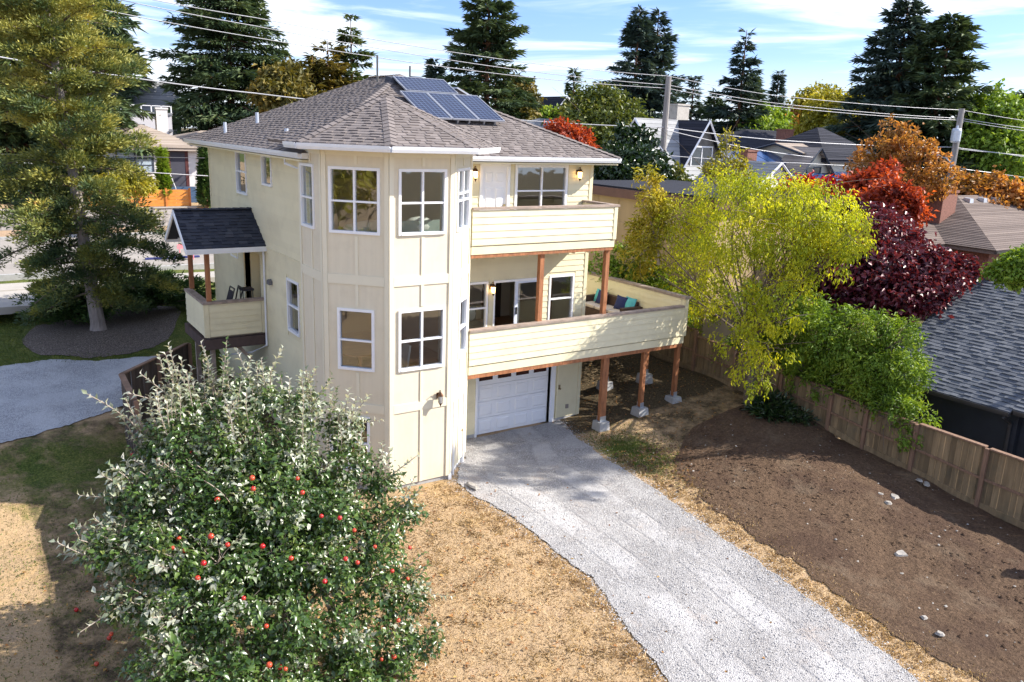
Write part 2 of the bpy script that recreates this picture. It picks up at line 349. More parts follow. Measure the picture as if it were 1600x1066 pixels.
GRAV2=gravelmat('blue_grey_gravel',((0,(.26,.27,.29)),(.3,(.37,.38,.41)),(.7,(.46,.475,.51)),(1,(.58,.60,.63))),(.30,.28,.26))
rows=np.arange(-17,2.44,.08)
strip('gravel_driveway',rows,[(-17,.3),(-10,.95),(-8.3,1.15),(-6.9,1.45),(-5,2.0),(-3,1.95),(-1.2,1.7),(-.3,1.66),(.6,2.2),(1.08,2.7),(2.44,2.7)],
 [(-17,4.3),(-10,4.95),(-8,5.2),(-5.5,5.45),(-2.4,5.85),(-.5,5.95),(.8,6.2),(2.44,6.75)],40,GRAV,off=.02,seed=2,amp=.06)
m,t,b=newmat('brown_soil')
s1=t.noise(14,7,.75);c=t.ramp(t.math('ADD',t.math('MULTIPLY',s1,.7),t.math('MULTIPLY',t.noise(60,3,.7),.3)),(.30,(.034,.022,.015)),(.46,(.100,.064,.041)),(.58,(.155,.100,.065)),(.75,(.33,.235,.15)))
c=t.mix(t.math('MULTIPLY',t.rng(t.noise(.55,6,.7),.44,.62,smooth=True),.6),c,(.065,.038,.028));c=t.mix(t.math('MULTIPLY',t.rng(t.noise(.8,6,.7,t.mapv((1.2,1,1))),.52,.68,smooth=True),.5),c,(.20,.148,.102))
c=t.mix(t.math('MULTIPLY',t.rng(t.noise(5,6,.8),.62,.72),.6),c,(.33,.23,.14))
t.L(c,b.inputs['Base Color']);b.inputs['Roughness'].default_value=.95;b.inputs['Specular IOR Level'].default_value=.15
t.L(t.bump(t.math('ADD',s1,t.math('MULTIPLY',t.noise(4,5,.7),1.4)),1.0,.07),b.inputs['Normal']);SOIL=m
rows=np.arange(-17,-.45,.1)
strip('soil_bed',rows,[(-17,6.6),(-11.3,5.95),(-9.1,5.7),(-7,5.95),(-4.2,6.3),(-2.6,6.9),(-1.6,7.5),(-.9,8.6),(-.45,9.4)],
 [(-17,13),(-1,12.4),(-.45,12)],70,SOIL,off=.02,seed=5,amp=.16,crown=lambda X,Y,s:.10*np.sin(np.pi*np.clip(s,0,1))+.035*n2(X,Y,2.2,4)*np.sin(np.pi*s)+.02*n2(X,Y,7,2)*np.sin(np.pi*s))
# left: gravel parking, mulch bed, lawn edge, sidewalk, road
cols=np.arange(-14,-2.3,.1)
strip('gravel_parking',cols,[(-14,5.9),(-7.4,6.25),(-6,6.7),(-4.9,7.1),(-4.4,7.6),(-2.3,9.8)],[(-14,11.6),(-7.2,11.25),(-5.5,11.5),(-3.7,11.3),(-2.3,10.6)],26,GRAV2,along='x',off=.02,seed=7,amp=.10)
m,t,b=newmat('bark_mulch')
c=t.ramp(t.noise(26,6,.8),(.35,(.03,.024,.02)),(.52,(.12,.095,.08)),(.66,(.38,.34,.30)))
t.L(c,b.inputs['Base Color']);b.inputs['Roughness'].default_value=.95
t.L(t.bump(t.noise(20,6,.8),1,.04),b.inputs['Normal']);MULCH=m
cols=np.arange(-6.5,-1.2,.1)
strip('mulch_bed',cols,[(-6.5,13),(-6.1,12.0),(-5,11.6),(-3.6,11.75),(-2.2,13),(-1.2,15.4)],[(-6.5,13.4),(-6,15),(-4.5,16.6),(-2.5,17.5),(-1.2,16.2)],24,MULCH,along='x',off=.02,seed=9,amp=.12)
ROADM=solid('sunlit_concrete_road',(.29,.265,.24),.9,.12,.8,.3,50,dirt=((.20,.18,.165),.5,.5))
WALKM=solid('pale_concrete_walk',(.37,.345,.315),.9,.1,1.5,.3,50,dirt=((.34,.31,.27),.4,2))
DIRTM=solid('dry_verge_dirt',(.36,.25,.16),.95,.3,3,.6,25,dirt=((.22,.14,.08),.6,2))
def flat(name,x0,x1,y0,y1,z,m):
    mb=MB();mb.box(x0,y0,z-.25,x1,y1,z);return struct(mb.build(name,m))
flat('road',-60,90,22.0,33.4,2.02,ROADM)
flat('near_kerb',-60,90,21.8,21.995,2.12,CONC);flat('far_kerb',-60,90,33.405,33.6,2.14,CONC)
flat('sidewalk',-60,30,18.9,20.3,2.03,WALKM)
flat('driveway_apron',-9.5,-5.3,15.9,18.895,2.0,WALKM)
# ================================================================== THE HOUSE
W=1.578;D=1.079;XL=-.675;YF=2.441;XR=7.466;YB=12.415;ZS=7.62
house=thing('corner_tower_house','three storey cream house with octagonal corner tower, solar panels and two rear decks','house',(0,0,0))
H=house
FA=Frame((0,YF,0),(1,0,0))                  # deck facade, u = X
FL=Frame((XL,YB,0),(0,-1,0))                # left wall, u = YB - Y
FRr=Frame((XR,YF,0),(0,1,0));FB=Frame((XR,YB,0),(-1,0,0))
T=[(-D,YF+.06),(-D,D),(0,0),(W,0),(W+D,D),(W+D,YF)]
TF=[Frame(T[i]+(0,),(T[i+1][0]-T[i][0],T[i+1][1]-T[i][1],0)) for i in range(5)]
TL=[math.dist(T[i],T[i+1]) for i in range(5)]
z_ut,z_ub,z_lt,z_lb=7.55,6.16,4.47,3.08
# openings as (u0,u1,z0,z1)
opA=[(3.74,4.62,5.50,z_ut),(4.83,6.557,z_ub,z_ut),(3.05,4.05,3.08,4.45),(4.244,5.82,2.47,4.46),(6.127,6.998,z_lb,z_lt),(3.823,6.347,0,1.96)]
uL=lambda y:YB-y
opL=[(uL(9.175),uL(8.148),6.34,z_ut),(uL(6.628),uL(5.798),6.76,z_ut),(uL(4.804),uL(3.9),z_lb,z_lt),(uL(8.75),uL(7.08),2.5,4.75)]
opT=[[(TL[0]-1.269,TL[0]-.468,z_ub,z_ut)],[(.176,1.314,z_ub,z_ut),(.33,1.173,z_lb,z_lt),(.10,1.05,.62,1.95)],[(.23,1.369,z_ub,z_ut),(.234,1.384,z_lb,z_lt)],[(.257,1.30,z_ub,z_ut),(.60,1.30,z_lb,z_lt)],[]]
mb=MB();wallgrid(mb,FA,W+D+.01,XR,0,ZS+.1,opA,-.16,-.002);mb.build('wall',SIDING,H)
mb=MB();wallgrid(mb,FL,0,uL(YF+.07),-.1,ZS+.1,opL,-.16,-.002);mb.build('wall',SIDING,H)
mb=MB();wbox(mb,FRr,.0,YB-YF,-.1,ZS+.1,-.16,-.002);wbox(mb,FB,.16,XR-XL-.16,-.1,ZS+.1,-.16,-.002);mb.build('wall',SIDING,H)
# tower panels: base at z .28, floors marked by bands
for i,F in enumerate(TF):
    mb=MB();wallgrid(mb,F,.0,TL[i],.28,7.98,opT[i],-.10,0);mb.build('wall',TOWERP,H)
    if i<4:
        mb=MB();wbox(mb,F,-.03,TL[i]+.03,-.6,.279,-.12,-.03);mb.build('foundation',CONC,H)
        for z0,z1 in ((5.03,5.24),(2.08,2.28)):
            mb=MB();wbox(mb,F,0.105,TL[i]-.105,z0,z1,.001,.022);mb.build('floor_band',TOWERT,H)
        mb=MB();wbox(mb,F,.105,TL[i]-.105,7.80,7.95,.001,.022);mb.build('frieze_board',TOWERT,H)
        for a,c in ((0,.1),(TL[i]-.1,TL[i])):
            for z0,z1 in ((.28,7.97),):
                mb=MB();wbox(mb,F,a,c,z0,z1,.001,.025);mb.build('corner_board',TOWERT,H)
        um=TL[i]/2+ (.02 if i else 0.05)
        segs=[(.281,2.08),(2.281,5.03),(5.241,7.80)]
        for a,c in segs:
            cuts=sorted([(o[2]-.07,o[3]+.07) for o in opT[i] if o[0]-.05<um<o[1]+.05 and a<o[3] and o[2]<c]);z=a
            for q0,q1 in cuts+[(c,c)]:
                if q0-z>.02: mb=MB();wbox(mb,F,um-.035,um+.035,z,q0,.001,.02);mb.build('batten',TOWERT,H)
                z=q1
mb=MB();wbox(mb,TF[2],W-.02,W+.06,-.2,.30,-.03,.03);wbox(mb,TF[3],0,.1,-.2,.30,-.03,.03);mb.build('corner_footing',WHITE,H)
# lap siding
def siding(F,U0,U1,Z0,Z1,e,ops,m,parent,trim=.0):
    z=Z0
    while z<Z1-.02:
        z1=min(z+e,Z1)
        us=[(U0,U1)]
        for o in ops:
            if o[3]+trim>z+.03 and o[2]-trim<z1-.03:
                nu=[]
                for a,c in us:
                    if o[1]+trim<=a or o[0]-trim>=c: nu.append((a,c));continue
                    if o[0]-trim-a>.03: nu.append((a,o[0]-trim))
                    if c-o[1]-trim>.03: nu.append((o[1]+trim,c))
                us=nu
        for a,c in us:
            mb=MB();wedge(mb,F,a,c,z,z1+.004);mb.build('siding_board',m,parent)
        z+=e
siding(FA,W+D+.06,XR-.11,.12,ZS,.165,opA+[(6.53,XR,0,2.3)],SIDING,H,.05)
siding(FL,.11,uL(YF+.1),-.05,ZS,.165,opL,SIDING,H,.05)
mb=MB();wbox(mb,FA,XR-.11,XR,.05,ZS,.002,.03);mb.build('corner_board',SIDING2,H);mb=MB();wbox(mb,FRr,-.0,.11,.05,ZS,.002,.03);mb.build('corner_board',SIDING2,H)
mb=MB();wbox(mb,FL,0,.11,0,ZS,.002,.03);mb.build('corner_board',SIDING2,H)
mb=MB();wbox(mb,FL,uL(6.6),uL(YF+.12),5.03,5.06,.002,.04);mb.build('belly_trim',SIDING,H)

def window(F,o,parent,vs=(),hs=(),fr=.046,side=None,name='window',proud=.035,m=None,lower_thick=True):
    u0,u1,z0,z1=o;m=m or WHITE
    mb=MB();f=fr
    wbox(mb,F,u0-f*.3,u0+f,z0-f*.3,z1+f*.3,-.08,proud);wbox(mb,F,u1-f,u1+f*.3,z0-f*.3,z1+f*.3,-.08,proud)
    wbox(mb,F,u0+f,u1-f,z1-f,z1+f*.3,-.08,proud-.002);wbox(mb,F,u0+f,u1-f,z0-f*.3,z0+f,-.08,proud+.01)
    w=mb.build(name,m,parent)
    mb=MB()
    for v in vs: wbox(mb,F,v-.022,v+.022,z0+f,z1-f,-.05,proud-.012)
    vv=[u0+f]+[x for v in vs for x in (v-.022,v+.022)]+[u1-f]
    for h in hs:
        for a,c in zip(vv[::2],vv[1::2]): wbox(mb,F,a,c,h-.02,h+.02,-.05,proud-.012)
    if vs or hs:
        mo=mb.build('sash_bars',m,w)
    hh=[z0+f]+[x for h in hs for x in (h-.02,h+.02)]+[z1-f]
    for a,c in zip(vv[::2],vv[1::2]):
        for e,g_ in zip(hh[::2],hh[1::2]):
            mb=MB();mb.poly([F.p(a,e,-.03),F.p(c,e,-.03),F.p(c,g_,-.03),F.p(a,g_,-.03)]);mb.build('pane',GLASS,w)
    return w
zmid=6.87
window(TF[0],opT[0][0],H,hs=(zmid-.05,))
window(TF[1],opT[1][0],H,vs=(.745,),hs=(6.84,));window(TF[1],opT[1][1],H,hs=(3.76,));window(TF[1],opT[1][2],H,vs=(.55,),hs=(1.3,))
window(TF[2],opT[2][0],H,vs=(.80,),hs=(6.84,));window(TF[2],opT[2][1],H,vs=(.81,),hs=(3.76,))
window(TF[3],opT[3][0],H,vs=(.78,),hs=(6.84,7.0));window(TF[3],opT[3][1],H,hs=(3.76,))
window(FA,opA[1],H,vs=(5.70,),hs=(6.87,),fr=.06);window(FA,opA[2],H,hs=(3.73,));window(FA,opA[4],H,hs=(3.79,))
window(FL,opL[0],H,hs=(6.98,));window(FL,opL[1],H);window(FL,opL[2],H,hs=(3.78,))
# small windows seen below the porch roof
window(FL,(uL(12.1),uL(11.8),4.2,4.75),H,fr=.03);window(FL,(uL(10.2),uL(9.4),4.3,4.85),H,fr=.03)
# sliding door
mb=MB();u0,u1,z0,z1=opA[3]
wbox(mb,FA,u0,u0+.05,z0,z1,-.1,.03);wbox(mb,FA,u1-.05,u1,z0,z1,-.1,.03);wbox(mb,FA,u0+.05,u1-.05,z1-.06,z1,-.1,.03);wbox(mb,FA,u0+.05,u1-.05,z0,z0+.05,-.1,.04)
sd=mb.build('sliding_door',WHITE,H)
um=5.0;mb=MB()
wbox(mb,FA,um-.05,um+.05,z0+.05,z1-.06,-.02,.025);wbox(mb,FA,um+.05,u1-.05,z0+.05,z0+.15,-.02,.02);wbox(mb,FA,um+.05,u1-.05,z1-.12,z1-.06,-.02,.02)
df=mb.build('door_frame',solid('blue_white_vinyl',(.62,.68,.80),.4,.03),sd)
mb=MB();mb.poly([FA.p(um+.05,z0+.15,0),FA.p(u1-.05,z0+.15,0),FA.p(u1-.05,z1-.12,0),FA.p(um+.05,z1-.12,0)]);mb.build('pane',GLASS,sd)
mb=MB();wbox(mb,FA,um-.02,um+.02,z0+1.0,z0+1.2,.025,.06);mb.build('handle',solid('black_metal',(.02,.02,.02),.4),sd)
mb=MB();wbox(mb,FA,5.4,5.44,z0+.15,z1-.12,-.5,-.46);mb.build('blind_edge',WHITE,sd)
# panelled door upstairs
def pdoor(F,u0,u1,z0,z1,parent,m,six=True):
    d=thing_part('door',parent,m,lambda mb:wbox(mb,F,u0+.05,u1-.05,z0+.02,z1-.05,-.08,-.03))
    mb=MB()
    wbox(mb,F,u0-.03,u0+.05,z0,z1+.04,-.1,.035);wbox(mb,F,u1-.05,u1+.03,z0,z1+.04,-.1,.035);wbox(mb,F,u0+.05,u1-.05,z1-.05,z1+.04,-.1,.034);mb.build('door_casing',WHITE,d)
    w=(u1-u0-.1);cols=[(u0+.05+w*.14,u0+.05+w*.44),(u0+.05+w*.56,u0+.05+w*.86)]
    hgt=z1-z0-.07;rows=[(.06,.38),(.45,.73),(.80,.93)]
    for a,c in cols:
        for e,g_ in rows:
            mb=MB();za=z0+.02+hgt*e;zb=z0+.02+hgt*g_
            A=[F.p(a,za,-.029),F.p(c,za,-.029),F.p(c,zb,-.029),F.p(a,zb,-.029)];k=.035
            B=[F.p(a+k,za+k,-.012),F.p(c-k,za+k,-.012),F.p(c-k,zb-k,-.012),F.p(a+k,zb-k,-.012)]
            mb._add(A+B,[(4,5,6,7),(0,1,5,4),(1,2,6,5),(2,3,7,6),(3,0,4,7)]);mb.build('door_panel',m,d)
    mb=MB();q=F.p(u1-.13,z0+1.0,-.0);mb.tube([F.p(u1-.13,z0+1,-.03),F.p(u1-.13,z0+1,.03)],[.02,.03],8);mb.build('door_knob',solid('brass',(.5,.4,.2),.3,metal=.8),d)
    return d
def thing_part(name,parent,m,fn):
    mb=MB();fn(mb);return mb.build(name,m,parent)
pdoor(FA,3.74,4.62,5.50,z_ut,H,WHITE)
# white side door in the tower foot
pdoor(TF[3],.32,1.28,.02,2.08,H,WHITE)
# garage door: four rows of panels, lights along the top
u0,u1=3.823,6.347
gd=thing_part('garage_door',H,WHITE,lambda mb:[wbox(mb,FA,u0+.02,u1-.02,.02+k*.485,.02+k*.485+.475,-.15,-.10) for k in range(4)])
cw=(u1-u0-.04)/4
for k in range(4):
    for j in range(4):
        a=u0+.02+j*cw+.09;c=a+cw-.18;za=.02+k*.485+.07;zb=za+.33
        if k==3:
            mb=MB();wbox(mb,FA,a+.0,c-.0,za+.07,zb-.05,-.099,-.085);mb.build('door_light',solid('tinted_glass',(.055,.022,.018),.15,.2),gd)
        else:
            A=[FA.p(a,za,-.099),FA.p(c,za,-.099),FA.p(c,zb,-.099),FA.p(a,zb,-.099)];q=.03
            B=[FA.p(a+q,za+q,-.082),FA.p(c-q,za+q,-.082),FA.p(c-q,zb-q,-.082),FA.p(a+q,zb-q,-.082)]
            mb=MB();mb._add(A+B,[(4,5,6,7),(0,1,5,4),(1,2,6,5),(2,3,7,6),(3,0,4,7)]);mb.build('door_panel',WHITE,gd)
mb=MB();wbox(mb,FA,u0-.07,u0,.0,2.06,-.12,.03);wbox(mb,FA,u1,u1+.16,-.05,2.06,-.12,.03);wbox(mb,FA,u0,u1,1.96,2.06,-.1,.029);mb.build('garage_trim',WHITE,H)
mb=MB();wbox(mb,FA,6.62,7.34,.12,1.98,.002,.03);sdoor=mb.build('side_door',SIDING2,H,)
mb=MB();wbox(mb,FA,6.56,6.615,.12,2.04,.002,.045);wbox(mb,FA,7.345,7.40,.12,2.04,.002,.045);wbox(mb,FA,6.615,7.345,1.985,2.04,.002,.045);mb.build('door_casing',SIDING2,sdoor)
mb=MB();wbox(mb,FA,6.63,6.69,1.02,1.16,.03,.05);mb.tube([FA.p(6.66,1.05,.05),FA.p(6.66,1.05,.10)],.03,8);mb.build('lockset',solid('dull_brass',(.30,.24,.15),.4,metal=.6),sdoor)
mb=MB();wbox(mb,FA,6.93,7.03,.38,.50,.03,.06);mb.build('outlet_box',solid('grey_metal',(.25,.22,.20),.5),sdoor)
mb=MB();wbox(mb,FA,6.35,XR+.01,-.3,.118,-.16,.02);wbox(mb,FA,W+D+.1,3.74,-.3,.118,-.16,.02);mb.build('foundation',CONC,H)
mb=MB();mb.box(W+D,YF-.5,-.05,6.6,YF-.12,.0);
# ------------------------------------------------ floors, rooms
def pbox(name,x0,y0,z0,x1,y1,z1,m,parent=H): 
    mb=MB();mb.box(x0,y0,z0,x1,y1,z1);return mb.build(name,m,parent)
for z in (2.2,5.25):
    mb=MB();mb.prism([(XL+.17,YB-.17,z),(XR-.17,YB-.17,z),(XR-.17,YF+.17,z),(W+D-.1,YF+.17,z),(W+D-.12,D+.06,z),(W-.05,.12,z),(.05,.12,z),(-D+.12,D+.06,z),(-D+.12,YF+.3,z),(XL+.17,YF+.3,z)],(0,0,.22));mb.build('storey_floor',WOODF,H)
mb=MB();mb.prism([(XL+.17,YB-.17,7.7),(XR-.17,YB-.17,7.7),(XR-.17,YF+.17,7.7),(W+D-.1,YF+.17,7.7),(W+D-.12,D+.06,7.7),(W-.05,.12,7.7),(.05,.12,7.7),(-D+.12,D+.06,7.7),(-D+.12,YF+.3,7.7),(XL+.17,YF+.3,7.7)],(0,0,.05));mb.build('ceiling',WHITEI,H)
for z in (2.43,5.48):
    zt=z+2.74 if z<5 else 7.69
    pbox('partition',XL+.17,6.2,z,XR-.17,6.3,zt,WHITEI);pbox('partition',2.9,2.7,z,3.0,6.19,zt,WHITEI)
DOORI=solid('dark_room_door',(.10,.06,.035),.5,.2);CURT=solid('sheer_curtain',(.60,.58,.50),.9,.08,9,stretch=(9,9,.5))
for z in (2.43,5.48):
    for a,c in ((-.2,.75),(4.1,4.95),(6.2,6.9)): pbox('room_door',a,6.14,z,c,6.195,z+2.05,DOORI)
for z in (3.9,6.95):
    for a,c in ((1.2,1.9),(5.2,5.9)): pbox('picture_frame',a,6.15,z,c,6.195,z+.55,solid('picture_canvas',(.22,.26,.24),.7,.5,5))
for i,zz in ((2,5.9),(1,5.9),(2,2.9)):
    F=TF[i]
    for u in (.10,1.42):
        for k in range(4): mb=MB();wbox(mb,F,u-.06+k*.035,u-.03+k*.035,zz,zz+1.72,-.24-.03*(k%2),-.20-.03*(k%2));mb.build('curtain_fold',CURT,H)
# furniture seen through the panes
LIN=solid('white_linen',(.62,.64,.60),.8,.05,4,.3,20);SAGE=solid('sage_fabric',(.30,.38,.35),.8,.1);GREYF=solid('grey_fabric',(.22,.21,.19),.9,.1)
def blob(mb,c,r,n=10,m_=6):
    prof=[(max(1e-3,math.sin(math.pi*k/m_)),-math.cos(math.pi*k/m_)) for k in range(m_+1)]
    b0=len(mb.v);mb.lathe((0,0,0),prof,n)
    for i in range(b0,len(mb.v)): v=mb.v[i];mb.v[i]=(c[0]+v[0]*r[0],c[1]+v[1]*r[1],c[2]+v[2]*r[2])
bed=thing('bed','bed with white comforter and pillows behind the upper tower windows','bed',(.8,2.3,5.48))
pbox('bed_frame',-.1,1.1,5.48,1.7,3.4,5.85,GREYF,bed)
mb=MB();blob(mb,(.8,2.1,5.98),(.98,1.1,.24));mb.build('comforter',LIN,bed,smooth=True)
for x in (.35,1.15):
    mb=MB();blob(mb,(x,.85,6.23),(.40,.26,.22));mb.build('pillow',LIN,bed,smooth=True)
pbox('headboard',-.15,.62,5.48,1.75,.70,6.38,SAGE,bed)
ch=thing('dining_chair','white shell dining chair with dark legs behind the middle tower window','chair',(.6,.9,2.43))
mb=MB();mb.hexa([(.38,.7,2.88),(.82,.7,2.88),(.82,1.15,2.88),(.38,1.15,2.88),(.38,.7,2.93),(.82,.7,2.93),(.82,1.15,2.93),(.38,1.15,2.93)]);mb.build('seat',LIN,ch)
mb=MB();mb.hexa([(.78,.7,2.94),(.83,.7,2.94),(.83,1.15,2.94),(.78,1.15,2.94),(.88,.76,3.42),(.93,.76,3.42),(.93,1.09,3.42),(.88,1.09,3.42)]);mb.build('backrest',LIN,ch)
for x in (.42,.78):
    for y in (.74,1.11):
        mb=MB();mb.tube([(x+(x-.6)*.3,y,2.43),(x,y,2.88)],.012,6);mb.build('leg',solid('black_metal',(.02,.02,.02),.4),ch)
dt=thing('dining_table','wooden round table standing inside the middle tower room','table',(0,1.6,2.43))
mb=MB();mb.lathe((0.1,1.9,3.12),[(.6,0),(.62,.02),(.6,.04)],24);mb.build('tabletop',WOODF,dt)
mb=MB();mb.tube([(.1,1.9,2.43),(.1,1.9,3.12)],.05,8);mb.build('leg',WOODF,dt)
sofa=thing('indoor_sofa','grey sofa with cushions inside the living room behind the sliding door','sofa',(4.4,3.9,2.43))
pbox('seat',3.3,3.6,2.5,4.9,4.4,2.9,GREYF,sofa);pbox('backrest',3.3,4.4,2.5,4.9,4.62,3.35,GREYF,sofa)
for x,mm in ((3.6,LIN),(4.1,SAGE),(4.55,LIN)):
    mb=MB();blob(mb,(x,4.25,3.12),(.25,.13,.22));mb.build('cushion',mm,sofa,smooth=True)
tag(pbox('living_room_rug',3.2,2.8,2.432,5.6,4.6,2.445,LIN,None),'pale rug on the oak floor behind the sliding door','rug')
# ------------------------------------------------ sconces
IRON=solid('bronze_metal',(.10,.05,.03),.4,.2,metal=.7)
def lampglass(lit):
    return solid('lit_lantern_glass' if lit else 'lantern_glass',(.9,.75,.5),.2,.05,emis=((1,.62,.25),4.0 if lit else 0.0)) if lit else solid('lantern_glass',(.55,.55,.52),.15,.05)
def sconce(F,u,z,label,lit=True,parent=H):
    t=thing('wall_lantern',label,'wall light',F.p(u,z,0),'wall lanterns on the cream house')
    mb=MB();wbox(mb,F,u-.045,u+.045,z-.12,z+.02,.025,.045);mb.build('backplate',IRON,t)
    mb=MB();mb.tube([F.p(u,z-.05,.045),F.p(u,z+.08,.09),F.p(u,z+.10,.14),F.p(u,z+.04,.15)],.011,6);mb.build('bracket',IRON,t)
    c=F.p(u,z-.20,.15);mb=MB();mb.lathe(c,[(.045,0),(.06,.08),(.065,.17)],8);mb.build('lantern_glass',lampglass(lit),t)
    mb=MB();mb.lathe(c,[(.075,.17),(.05,.22),(.012,.26),(.008,.30)],8);mb.build('lantern_cap',IRON,t)
    mb=MB();mb.lathe(c,[(.006,-.09),(.02,-.05),(.05,0)],8);mb.build('finial',IRON,t)
    mb=MB()
    for k in range(4):
        a=k*math.pi/2+.4;mb.tube([c+np.array([.062*math.cos(a),.062*math.sin(a),0]),c+np.array([.07*math.cos(a),.07*math.sin(a),.17])],.006,4)
    mb.build('cage',IRON,t)
sconce(FA,6.9,7.42,'bronze wall lantern right of the upper deck window, under the eave')
sconce(FA,3.5,7.42,'bronze wall lantern left of the white upper deck door')
sconce(FA,4.15,4.36,'bronze wall lantern between the lower deck window and sliding door')
sconce(TF[2],1.24,2.42,'unlit wall lantern on the beige tower, lowest of all the lanterns',False)
# entry recess in the left wall
mb=MB();mb.box(XL+.45,7.08,2.5,XL+.5,8.75,4.75);mb.box(XL+.0,8.75,2.5,XL+.5,8.8,4.75);mb.box(XL+.0,7.03,2.5,XL+.5,7.08,4.75);mb.box(XL-.0,7.03,4.75,XL+.5,8.8,4.8);mb.build('entry_recess',SIDING,H)
FE=Frame((XL+.45,8.75,0),(0,-1,0))
siding(FE,.05,1.6,2.5,4.75,.165,[],SIDING,H)
mb=MB();wbox(mb,FL,uL(8.75)-.1,uL(8.75),2.5,4.78,.002,.035);wbox(mb,FL,uL(7.08),uL(7.08)+.1,2.5,4.78,.002,.035);mb.build('entry_trim',SIDING2,H)
sconce(FE,1.2,4.35,'glowing wall lantern in the entry recess behind the porch')
mb=MB();q=px(425,441,XL);mb.prism([q+(-.02,-.12,-.06),q+(-.02,.12,-.06),q+(-.02,.10,.04),q+(-.02,0,.09),q+(-.02,-.10,.04)],(-.1,0,0));mb.build('dryer_vent',solid('grey_plastic',(.14,.14,.15),.5),H)

# ------------------------------------------------ roofs
def clip(poly,hp): # Sutherland-Hodgman against half planes of convex polygon hp (ccw)
    out=poly
    for i in range(len(hp)):
        a=hp[i];c=hp[(i+1)%len(hp)];inp=out;out=[]
        def side(p):return (c[0]-a[0])*(p[1]-a[1])-(c[1]-a[1])*(p[0]-a[0])
        for j in range(len(inp)):
            p,q=inp[j],inp[(j+1)%len(inp)];sp,sq=side(p),side(q)
            if sp>=0: out.append(p)
            if (sp>=0)!=(sq>=0):
                t=sp/(sp-sq);out.append((p[0]+(q[0]-p[0])*t,p[1]+(q[1]-p[1])*t))
        if not out:return []
    return out
PIECES={}
def roofplane(parent,pts,m,e=.13,tab=.26,deckname='roof_deck',keep=300,thick=.05,th=(.009,.024),skip=None,near=None):
    P=[np.array(p,float) for p in pts];u=P[1]-P[0];u/=np.linalg.norm(u)
    n=np.cross(P[1]-P[0],P[-1]-P[0]);n/=np.linalg.norm(n)
    if n[2]<0:n=-n
    v=np.cross(n,u)
    if v[2]<0:v=-v
    q2=[((p-P[0])@u,(p-P[0])@v) for p in P]
    area=sum(q2[i][0]*q2[(i+1)%len(q2)][1]-q2[(i+1)%len(q2)][0]*q2[i][1] for i in range(len(q2)))
    if area<0:q2=q2[::-1]
    mb=MB();mb.prism([p-n*thick for p in P],n*(thick-.004));mb.build(deckname,m,parent)
    umin=min(a for a,_ in q2);umax=max(a for a,_ in q2);vmax=max(c for _,c in q2)
    k=0;out=PIECES.setdefault(parent.name,[])
    while k*e<vmax:
        a=umin-random.random()*tab;raised=False
        while a<umax:
            w=tab*random.uniform(.35,1.1);pl=clip([(a,k*e),(a+w,k*e),(a+w,(k+1)*e+.01),(a,(k+1)*e+.01)],q2)
            if len(pl)>=3:
                raised=not raised;t=th[1] if raised else th[0]
                cen=P[0]+u*(sum(x for x,_ in pl)/len(pl))+v*(sum(y for _,y in pl)/len(pl))
                if skip is None or not skip(cen):
                    top=[P[0]+u*x+v*y+n*(t*(1-(y-k*e)/(e+.01))+.004) for x,y in pl]
                    bot=[P[0]+u*x+v*y-n*.002 for x,y in pl]
                    out.append((cen,top,bot,random.random()*(.75 if raised else 1),m))
            a+=w
        k+=1
def flush(parent,keep=300,name='shingle'):
    L=PIECES.pop(parent.name,[])
    L.sort(key=lambda q:float(((q[0]-CAM)**2).sum()))
    mb={};
    for i,(c,top,bot,t,m) in enumerate(L):
        k=len(top);fs=[tuple(range(k))]+[(j,(j+1)%k,k+(j+1)%k,k+j) for j in range(k)]
        if i<keep:
            b=MB();b._add([p-c for p in top]+[p-c for p in bot],fs,t);me=b.mesh(name);meshobj(name,me,m,parent,c)
        else:
            mb.setdefault(m.name,(MB(),m))[0]._add(top+bot,fs,t)
    for k,(b,m) in mb.items(): tag(b.build('shingle_field',m,parent),kind='stuff')
def caps(parent,p0,p1,m,w=.13,step=.19,name='ridge_cap'):
    p0=np.array(p0,float);p1=np.array(p1,float);d=p1-p0;Ln=np.linalg.norm(d);d/=Ln
    s=np.cross(d,(0,0,1));s/=np.linalg.norm(s);up=np.cross(s,d);dn=.28
    k=0
    while k*step<Ln:
        a=p0+d*k*step;c=p0+d*min((k+1)*step+.02,Ln);h0=.045;h1=.028
        mb=MB();drop=np.array([0,0,-w*dn])
        mb._add([a+s*w+drop+up*h0,a+up*h0,a-s*w+drop+up*h0,c+s*w+drop+up*h1,c+up*h1,c-s*w+drop+up*h1,a+s*w+drop,a-s*w+drop,a],
            [(0,1,4,3),(1,2,5,4),(6,8,1,0),(8,7,2,1)],random.random());mb.build(name,m,parent);k+=1
OH=.58;ZR=7.79;SL=.45
rx0,rx1,ry0,ry1=XL-OH,XR+OH-.1,YF-OH,YB+OH
hw=(rx1-rx0)/2;rcx=(rx0+rx1)/2;zr=ZR+SL*hw;rya,ryb=ry0+hw,ry1-hw
c0,c1,c2,c3=(rx0,ry0,ZR),(rx1,ry0,ZR),(rx1,ry1,ZR),(rx0,ry1,ZR);r0,r1=(rcx,rya,zr),(rcx,max(ryb,rya+.5),zr)
